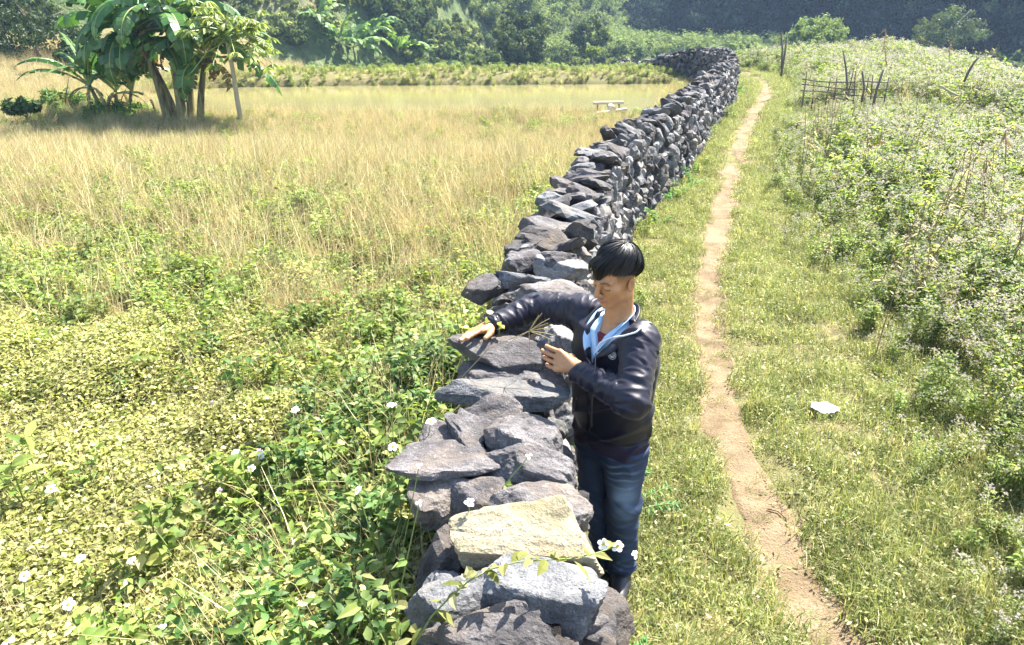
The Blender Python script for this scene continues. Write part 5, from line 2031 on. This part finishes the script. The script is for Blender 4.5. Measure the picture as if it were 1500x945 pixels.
def stick(name, pts, rad, mat, label, cat, group=None):
    pts = np.asarray(pts, float)
    root = tag(bpy.data.objects.new(name, None), label, cat, group)
    mb = MB(); mb.add(*tube(pts - pts[0], rad, 8))
    for k in range(len(pts) - 1):       # knots and a broken twig stub
        c = (pts[k] + pts[k + 1]) / 2 - pts[0]
        d = unit(rng.normal(size=3)) * .06
        mb.add(*tube(np.array([c, c + d + (0, 0, .03)]), [rad[0] * .4, rad[0] * .15], 5))
    o = mb.build(name, [mat], None, True)
    o.location = pts[0]
    return tag(o, label, cat, group)


def sp(x, v, Y_): return at(x, v, Y=Y_)


stick('fence_post', [sp(1238, 150, 16.6), sp(1241, 125, 16.6), sp(1239, 98, 16.65), sp(1235, 74, 16.7)], [.024, .024, .021, .016], m_wood, 'crooked dark post standing in the middle of the bamboo fence', 'post', 'posts around the bamboo fence')
stick('fence_post', [sp(1278, 160, 15.8), sp(1284, 132, 15.8), sp(1294, 102, 15.8)], [.028, .027, .022], m_wood, 'short dark post leaning right at the right end of the bamboo fence', 'post', 'posts around the bamboo fence')
stick('fence_post', [sp(1262, 150, 16.0), sp(1266, 128, 16.0), sp(1263, 104, 16.0)], [.025, .022, .02], m_wood, 'thin pale grey stake just left of the short leaning post', 'post', 'posts around the bamboo fence')
stick('fence_post', [sp(1144, 112, 21), sp(1149, 82, 21), sp(1153, 54, 21)], [.03, .028, .022], m_wood, 'tall leaning stake beside the path bend, right one of a pair', 'post', 'stakes by the path bend')
stick('fence_post', [sp(1145, 100, 22), sp(1146, 74, 22), sp(1145, 48, 22)], [.026, .024, .02], m_wood, 'upright stake beside the path bend, left one of a pair', 'post', 'stakes by the path bend')
stick('bent_stick', [sp(1412, 120, 15.5), sp(1420, 103, 15.5), sp(1428, 90, 15.5), sp(1434, 84, 15.5)], [.025, .025, .022, .018], m_wood, 'dark bent stick on the crest below the pale shrub', 'stick')
stick('bamboo_pole', [sp(1470, 123, 17.5), sp(1500, 121, 17.5), sp(1540, 121, 17.5)], [.02, .02, .018], m_palebark, 'pale bamboo pole lying level beyond the crest at the right edge', 'pole')
stick('fallen_stick', [sp(1378, 126, 14), sp(1392, 135, 14), sp(1404, 140, 14)], [.022, .022, .016], m_palebark, 'pale stick lying among the weeds below the bent stick', 'stick')

# tall dry weed stalks on the right
for k, (x, v, vt, Y_, lab) in enumerate([
        (1290, 300, 185, 10.2, 'thin dark dry stalk standing left of the others on the right slope'),
        (1236, 290, 250, 9.6, 'short forked dry stalk nearest the path on the right slope'),
        (1358, 268, 200, 10.6, 'dry stalk with drooping brown leaves in the middle of the right slope'),
        (1372, 270, 185, 11.2, 'straight brown stalk right beside the one with drooping leaves'),
        (1440, 350, 225, 8.2, 'tall brown stalk with bent leaves near the right edge'),
        (1466, 330, 190, 8.8, 'tallest brown stalk at the right edge of the slope'),
        (1402, 300, 240, 9.2, 'dry stalk with a bent top left of the two tall ones'),
        (1413, 560, 490, 4.6, 'short brown stump of a stalk among the low weeds at right'),
        (1388, 100, 60, 20, 'feathered dry stalk on the crest in front of the dark hill'),
        (1298, 95, 42, 20, 'dry plume stalk rising from the knoll top')]):
    b = sp(x, v, Y_); t_ = sp(x + rng.uniform(-4, 10), vt, Y_)
    b[2] = min(b[2], float(ground_h(b[0], b[1]))) if Y_ < 15 else b[2]
    o = empty('dry_stalk', b, 0, label=lab, cat='dry stalk', group='tall dry stalks on the right slope')
    H_ = t_ - b
    pts = np.array([H_ * u + np.array([.02 * math.sin(4 * u + k), 0, 0]) for u in np.linspace(0, 1, 7)])
    mb = MB(); mb.add(*tube(pts, np.linspace(.012, .005, 7), 6)); mb.build('stem', [m_dstalk], o, True)
    mb = MB(); m_ = 16
    u = rng.uniform(.45, 1, m_); P = H_ * u[:, None]
    V, F, t = leaves(P, rand_dirs(m_, -.6), rand_dirs(m_, 1), rng.uniform(.06, .2, m_), rng.uniform(.012, .03, m_), .4, .5)
    mb.add(V, F, t); mb.build('dead_leaves', [m_banold], o)

# ------------------------------------------------------------------ daisies in the left foreground
m_pet = simple('white_petal', (.80, .80, .80), .6)
m_disc = simple('yellow_disc', (.62, .40, .02), .7, .2, 200, .3)
m_pink = simple('pink_petal', (.50, .30, .46), .6)


def flower(parent, c, n_, r, pet=m_pet, np_=5, disc=m_disc):
    n_ = unit(n_); e1 = unit(np.cross(n_, [0.3, .2, 1])) if abs(n_[2]) < .95 else np.array([1., 0, 0]); e1 = unit(e1 - n_ * (e1 @ n_)); e2 = np.cross(n_, e1)
    fo_ = bpy.data.objects.new('flower', None)
    mb = MB()
    for k in range(np_):
        a = 2 * math.pi * k / np_ + rng.normal(0, .12)
        d = e1 * math.cos(a) + e2 * math.sin(a); s_ = np.cross(n_, d)
        L0 = r * rng.uniform(.85, 1.1); dr = rng.uniform(-.1, .35)
        P = []
        for t, w_ in ((.18, .10), (.45, .34), (.75, .42), (.95, .30), (1.05, .12)):
            m0 = c + d * L0 * t - n_ * L0 * dr * t * t
            P += [m0 - s_ * w_ * L0 + n_ * .04 * L0, m0 - n_ * .02 * L0, m0 + s_ * w_ * L0 + n_ * .04 * L0]
        F = np.array([(3 * j + q, 3 * j + q + 1, 3 * j + q + 4, 3 * j + q + 3) for j in range(4) for q in (0, 1)])
        mb.add(np.array(P), F)
    fl = mb.build('petals', [pet], parent, True)
    V, F = ico(2)
    mb = MB(); mb.add((V * (1, 1, .7)) @ np.stack([e1, e2, n_], 1).T * r * .27 + c + n_ * r * .1, F)
    mb.build('flower_centre', [disc], fl, True)


def flower_plant(x, v, zf, label, name='daisy_plant', base=None, r=.016, pet=m_pet, np_=5, group='white daisies in the left foreground', leafy=8, disc=m_disc, cat='flower', pts=None):
    F_ = at(x, v, z=zf)
    if base is None:
        base = np.array([F_[0] + rng.uniform(-.06, .06), F_[1] + rng.uniform(-.03, .10), 0])
        base[2] = float(ground_h(base[0], base[1]))
    root = empty(name, base, 0, label=label, cat=cat, group=group)
    if pts is None:
        mid = base * .45 + F_ * .55 + rng.normal(0, .025, 3)
        pts = np.array([base, mid, F_])
    t_ = np.linspace(0, 1, len(pts)); tt = np.linspace(0, 1, 12)
    pp = np.stack([np.interp(tt, t_, pts[:, i]) for i in range(3)], 1) - base
    pp[1:-1] = (pp[:-2] + pp[1:-1] * 2 + pp[2:]) / 4
    mb = MB(); mb.add(*tube(pp, np.linspace(.0028, .0014, 12), 5, False)); mb.build('stem', [m_gstem], root, True)
    if leafy:
        mb = MB()
        u = np.repeat(rng.uniform(.25, .85, leafy // 2 + 1), 2)[:leafy]
        P = np.stack([np.interp(u, tt, pp[:, j]) for j in range(3)], 1)
        D = rand_dirs(leafy, .2)
        V, F, t = leaves(P, D, rand_dirs(leafy, 1.6), rng.uniform(.03, .06, leafy), rng.uniform(.014, .026, leafy), .3, .3)
        mb.add(V, F, t); mb.build('leaves', [m_green], root)
    nn = np.array([0, -.35, 1]) + rng.normal(0, .25, 3)
    flower(root, pp[-1], nn, r * rng.uniform(.88, 1.1), pet, np_, disc)
    return root


Z0 = .48
DA = [(75, 716, 'pair of white daisies above the lime leaves, left of the dark green patch'), (100, 885, 'white daisy low at the left, above the lower corner flower'),
      (36, 843, 'white daisy at the far left edge of the foreground'), (117, 817, 'white daisy between the far left daisy and the pair'),
      (192, 820, 'small white daisy in the middle of the lower left leaves'), (237, 922, 'white daisy at the bottom edge left of the big leafy weed'),
      (10, 940, 'white daisy cut by the lower left corner'), (489, 900, 'bright white daisy with open petals at the bottom, left of the wall'),
      (368, 686, 'white daisy in the upper cluster, centre'), (345, 662, 'white daisy in the upper cluster, upper left'), (382, 668, 'white daisy in the upper cluster, right'),
      (524, 718, 'white drooping daisy halfway between the upper cluster and the wall'), (434, 792, 'half hidden white daisy left of the leafy bush by the wall'),
      (468, 634, 'small white daisy above the middle of the field edge'), (494, 642, 'small white daisy next to the one above the field edge'),
      (631, 617, 'white daisy in front of the spiky stone'), (574, 592, 'white daisy at the wall edge beside the thin blue slab'), (576, 654, 'white daisy by the tip of the long pointed slab'),
      (688, 735, 'white daisy hanging over the thin tilted slab'), (432, 600, 'tiny white daisy far up beside the lime creeper')]
for x, v, lab in DA:
    zf = .60 if x < 520 else 1.0
    if x >= 560: zf = 1.12
    flower_plant(x, v, zf, lab, r=.019 if zf < .9 else .015)
for x, v, lab in ((380, 662, 'pink flower in the middle of the upper daisy cluster'), (322, 720, 'pink flower left below the upper daisy cluster'), (310, 591, 'mauve flower alone above the dark hollow in the creeper')):
    flower_plant(x, v - 2, .56, lab, name='pink_flower_plant', r=.013, pet=m_pink, group='pink flowers in the left foreground', leafy=4, disc=m_pink)
# yellow flower heads without petals in front of the stones
for x, v, lab in ((775, 668, 'yellow flower head without petals in front of the large sloping stone'), (614, 682, 'yellow flower head by the long pointed slab'),
                  (614, 737, 'yellow flower head in front of the dark sided stone')):
    F_ = at(x, v, z=1.16)
    flower_plant(x, v, 1.16, lab, name='bur_plant', r=.010, np_=3, base=np.array([-.42, F_[1] - .1, float(ground_h(-.42, F_[1]))]), group='yellow seed heads over the wall', leafy=10)
# flowering vine trailing across the stones
vp = np.array([at(600, 940, z=1.02), at(650, 882, z=1.10), at(700, 836, z=1.15), at(770, 818, z=1.17), at(840, 822, z=1.16), at(905, 800, z=1.13)])
vp = np.vstack([[[-.42, vp[0][1] - .05, float(ground_h(-.42, vp[0][1]))]], vp])
vr = flower_plant(914, 802, 1.13, 'flowering stem trailing across the stones with large white flowers by the jeans', name='trailing_daisy', base=vp[0], r=.018, group='', leafy=0, pts=vp, np_=5)
if 'group' in vr: del vr['group']
m_ = 34
u = np.linspace(.18, .98, m_); tt = np.linspace(0, 1, len(vp))
P = np.stack([np.interp(u, tt, vp[:, j]) for j in range(3)], 1) - vp[0]
mb = MB(); V, F, t = leaves(P, rand_dirs(m_, .2), rand_dirs(m_, 1.5), rng.uniform(.025, .065, m_), rng.uniform(.014, .028, m_), .3, .3)
mb.add(V, F, t); mb.build('leaves', [m_lime], vr)
flower(vr, at(884, 797, z=1.12) - vp[0], np.array([-.2, -.6, .8]), .016)
flower(vr, at(930, 812, z=1.10) - vp[0], np.array([.6, -.4, .6]), .011)

# bigger leafy plants one can tell apart in the left foreground
def leafy_plant(x, v, ztop, label, n, ll, mat, spread=.12, asp=.45, name='leafy_weed', up=.35, group=None):
    T_ = at(x, v, z=ztop); b = np.array([T_[0], T_[1] + .03, float(ground_h(T_[0], T_[1] + .03))])
    root = empty(name, b, 0, label=label, cat='plant', group=group)
    mb = MB(); mb2 = MB()
    for s_ in range(4):
        top = T_ - b + rng.normal(0, spread * .5, 3) * (1, 1, .5)
        pts = np.array([(0, 0, -.02), top * .5 + rng.normal(0, .015, 3), top])
        mb.add(*tube(pts, [.005, .004, .002], 5, False))
        m_ = n // 4
        u = rng.uniform(.3, 1, m_)
        P = np.stack([np.interp(u, [0, .5, 1], pts[:, j]) for j in range(3)], 1)
        V, F, t = leaves(P, rand_dirs(m_, up), rand_dirs(m_, 1.5), ll * rng.uniform(.6, 1.2, m_), ll * asp * rng.uniform(.8, 1.2, m_), .3, .3)
        mb2.add(V, F, t)
    mb.build('stem', [m_gstem], root, True); mb2.build('leaves', [mat], root)
    return root


LG = 'leafy weeds standing out in the left foreground'
leafy_plant(30, 660, .62, 'plant with large light green lobed leaves at the left edge', 26, .13, m_green, .14, .35, group=LG)
leafy_plant(346, 540, .66, 'climbing weed with a few dark round leaves above the mauve flower', 18, .065, m_deep, .10, .75, group=LG)
leafy_plant(436, 680, .66, 'small plant with three dark leaves right of the pink flower', 14, .06, m_deep, .05, .55, group=LG)
leafy_plant(400, 820, .64, 'plant with long pointed pale leaves below the dark green patch', 30, .11, m_green, .10, .28, group=LG)
leafy_plant(470, 860, .70, 'broad dark leaved weed near the bottom beside the wall', 44, .085, m_deep, .16, .4, group=LG)
leafy_plant(590, 900, .92, 'pale green bushy weed in front of the blue grey stone', 50, .075, m_green, .16, .42, group=LG)
leafy_plant(520, 770, .82, 'dense green weed halfway along the near wall', 60, .075, m_deep, .2, .4, group=LG)
leafy_plant(195, 800, .56, 'weed with two broad lime leaves among the daisies', 12, .085, m_lime, .08, .7, group=LG)
leafy_plant(725, 462, 1.26, 'lime leaved sprig growing at the wall edge beside the cuff of the extended arm', 46, .045, m_lime, .12, .6)
leafy_plant(690, 452, 1.16, 'lime leaved sprig in front of the black rounded stone', 30, .045, m_lime, .10, .6)

# dry grass stem with a spread seed head over the held slab
b = at(660, 570, z=1.06); t_ = at(775, 485, z=1.30)
root = empty('grass_seed_head', b, 0, label='thin dry grass stem with a spread seed head in front of the held slab', cat='grass stem')
mb = MB(); pts = np.array([b, b * .5 + t_ * .5 + (0, 0, .05), t_]) - b
mb.add(*tube(pts, .0015, 5)); mb.build('stem', [m_straw], root)
mb = MB()
for k in range(9):
    d = unit(np.array([rng.uniform(-.4, 1), rng.uniform(-.3, .3), rng.uniform(-.3, 1)]))
    mb.add(*tube(np.array([t_ - b, t_ - b + d * .05, t_ - b + d * .09 + (0, 0, -.005)]), .0013, 4))
mb.build('seed_head', [m_straw], root)

# ------------------------------------------------------------------ wooden rack, paper, twigs
m_plank = simple('bleached_wood', (.46, .40, .31), .8, .2, 16, .25, .008)
c = at(894, 150, Y=18.0); gz_ = float(ground_h(c[0], c[1]))
rk = empty('wooden_rack', (c[0], c[1], gz_), .12, label='low rack of two bleached planks on legs standing in the grass of the field', cat='rack')
for dy, z_, rz_ in ((.18, .31, 0), (-.18, .16, .10)):
    mb = MB(); V, F = box(0, 0, 0, .74, .12, .06)
    ca, sa = math.cos(rz_), math.sin(rz_)
    mb.add(V @ np.array([[ca, sa, 0], [-sa, ca, 0], [0, 0, 1]]) @ rotm(0, -.10 * (dy < 0), 0).T + (0, dy, z_), F); o = mb.build('plank', [m_plank], rk)
    bv = o.modifiers.new('bevel', 'BEVEL'); bv.width = .012; bv.segments = 2
for x in (-.26, .26):
    for dy in (.18, -.18):
        mb = MB(); mb.add(*tube(np.array([(x, dy, -.05), (x, dy, .14 if dy < 0 else .29)]), .022, 8)); mb.build('leg', [m_wood], rk, True)
mb = MB(); mb.add(*tube(np.array([(.03, -.20, .21), (.03, .17, .24)]), .07, 14)); mb.build('log', [m_plank], rk, True)

m_paper = simple('white_paper', (.82, .82, .84), .7, .2, 14, .06)
c = at(1208, 600, z=.05)
mb = MB()
gx, gy = np.meshgrid(np.linspace(-.5, .5, 13), np.linspace(-.5, .5, 7))
zz = .009 * vnoise(np.stack([gx * 9, gy * 6, gx * 0], -1), 6) + .012 * np.sin(gx * 7 + gy * 3) + .03 * np.maximum(0, gx - .2) * (gy + .6) + .012 * np.abs(gx - .18)
Vp = np.stack([gx * .165 + .01 * gy, gy * .095 * (1 - .9 * np.maximum(0, gx - .1)) , zz + .012], -1).reshape(-1, 3)
i_ = np.arange(91).reshape(7, 13)
Fp = np.stack([i_[:-1, :-1], i_[:-1, 1:], i_[1:, 1:], i_[1:, :-1]], -1).reshape(-1, 4)
mb.add(Vp, Fp)
o = mb.build('paper_scrap', [m_paper], None); o.location = c; o.rotation_euler = (.12, .03, -.32)
md = o.modifiers.new('thick', 'SOLIDIFY'); md.thickness = .002
tag(o, 'crumpled white sheet of paper lying on the grass right of the path', 'litter')
for (pp, lab) in (([(1112, 745), (1128, 748), (1140, 758)], 'short curved twig lying on the dirt path'), ([(1180, 800), (1186, 790), (1190, 770), (1186, 752)], 'longer thin twig lying on the right edge of the dirt path')):
    P = []
    for x, v in pp:
        q = at(x + 12, v, z=0); P.append([q[0], q[1], float(ground_h(q[0], q[1])) + .022])
    stick('twig', P, [.004] * len(P), m_dstalk, lab, 'twig', 'twigs on the path')

# ------------------------------------------------------------------ air
m_air = bpy.data.materials.new('air'); m_air.use_nodes = True
nt = m_air.node_tree; nt.nodes.clear()
out = nt.nodes.new('ShaderNodeOutputMaterial')
pv = nt.nodes.new('ShaderNodeVolumePrincipled')
pv.inputs['Color'].default_value = (.46, .67, 1, 1); pv.inputs['Density'].default_value = HAZE
pv.inputs['Anisotropy'].default_value = .2
nt.links.new(pv.outputs[0], out.inputs['Volume'])
mb = MB(); mb.add(*box(20, 100, 32, 420, 340, 92)); hz = mb.build('haze', [m_air]); tag(hz, kind='stuff')
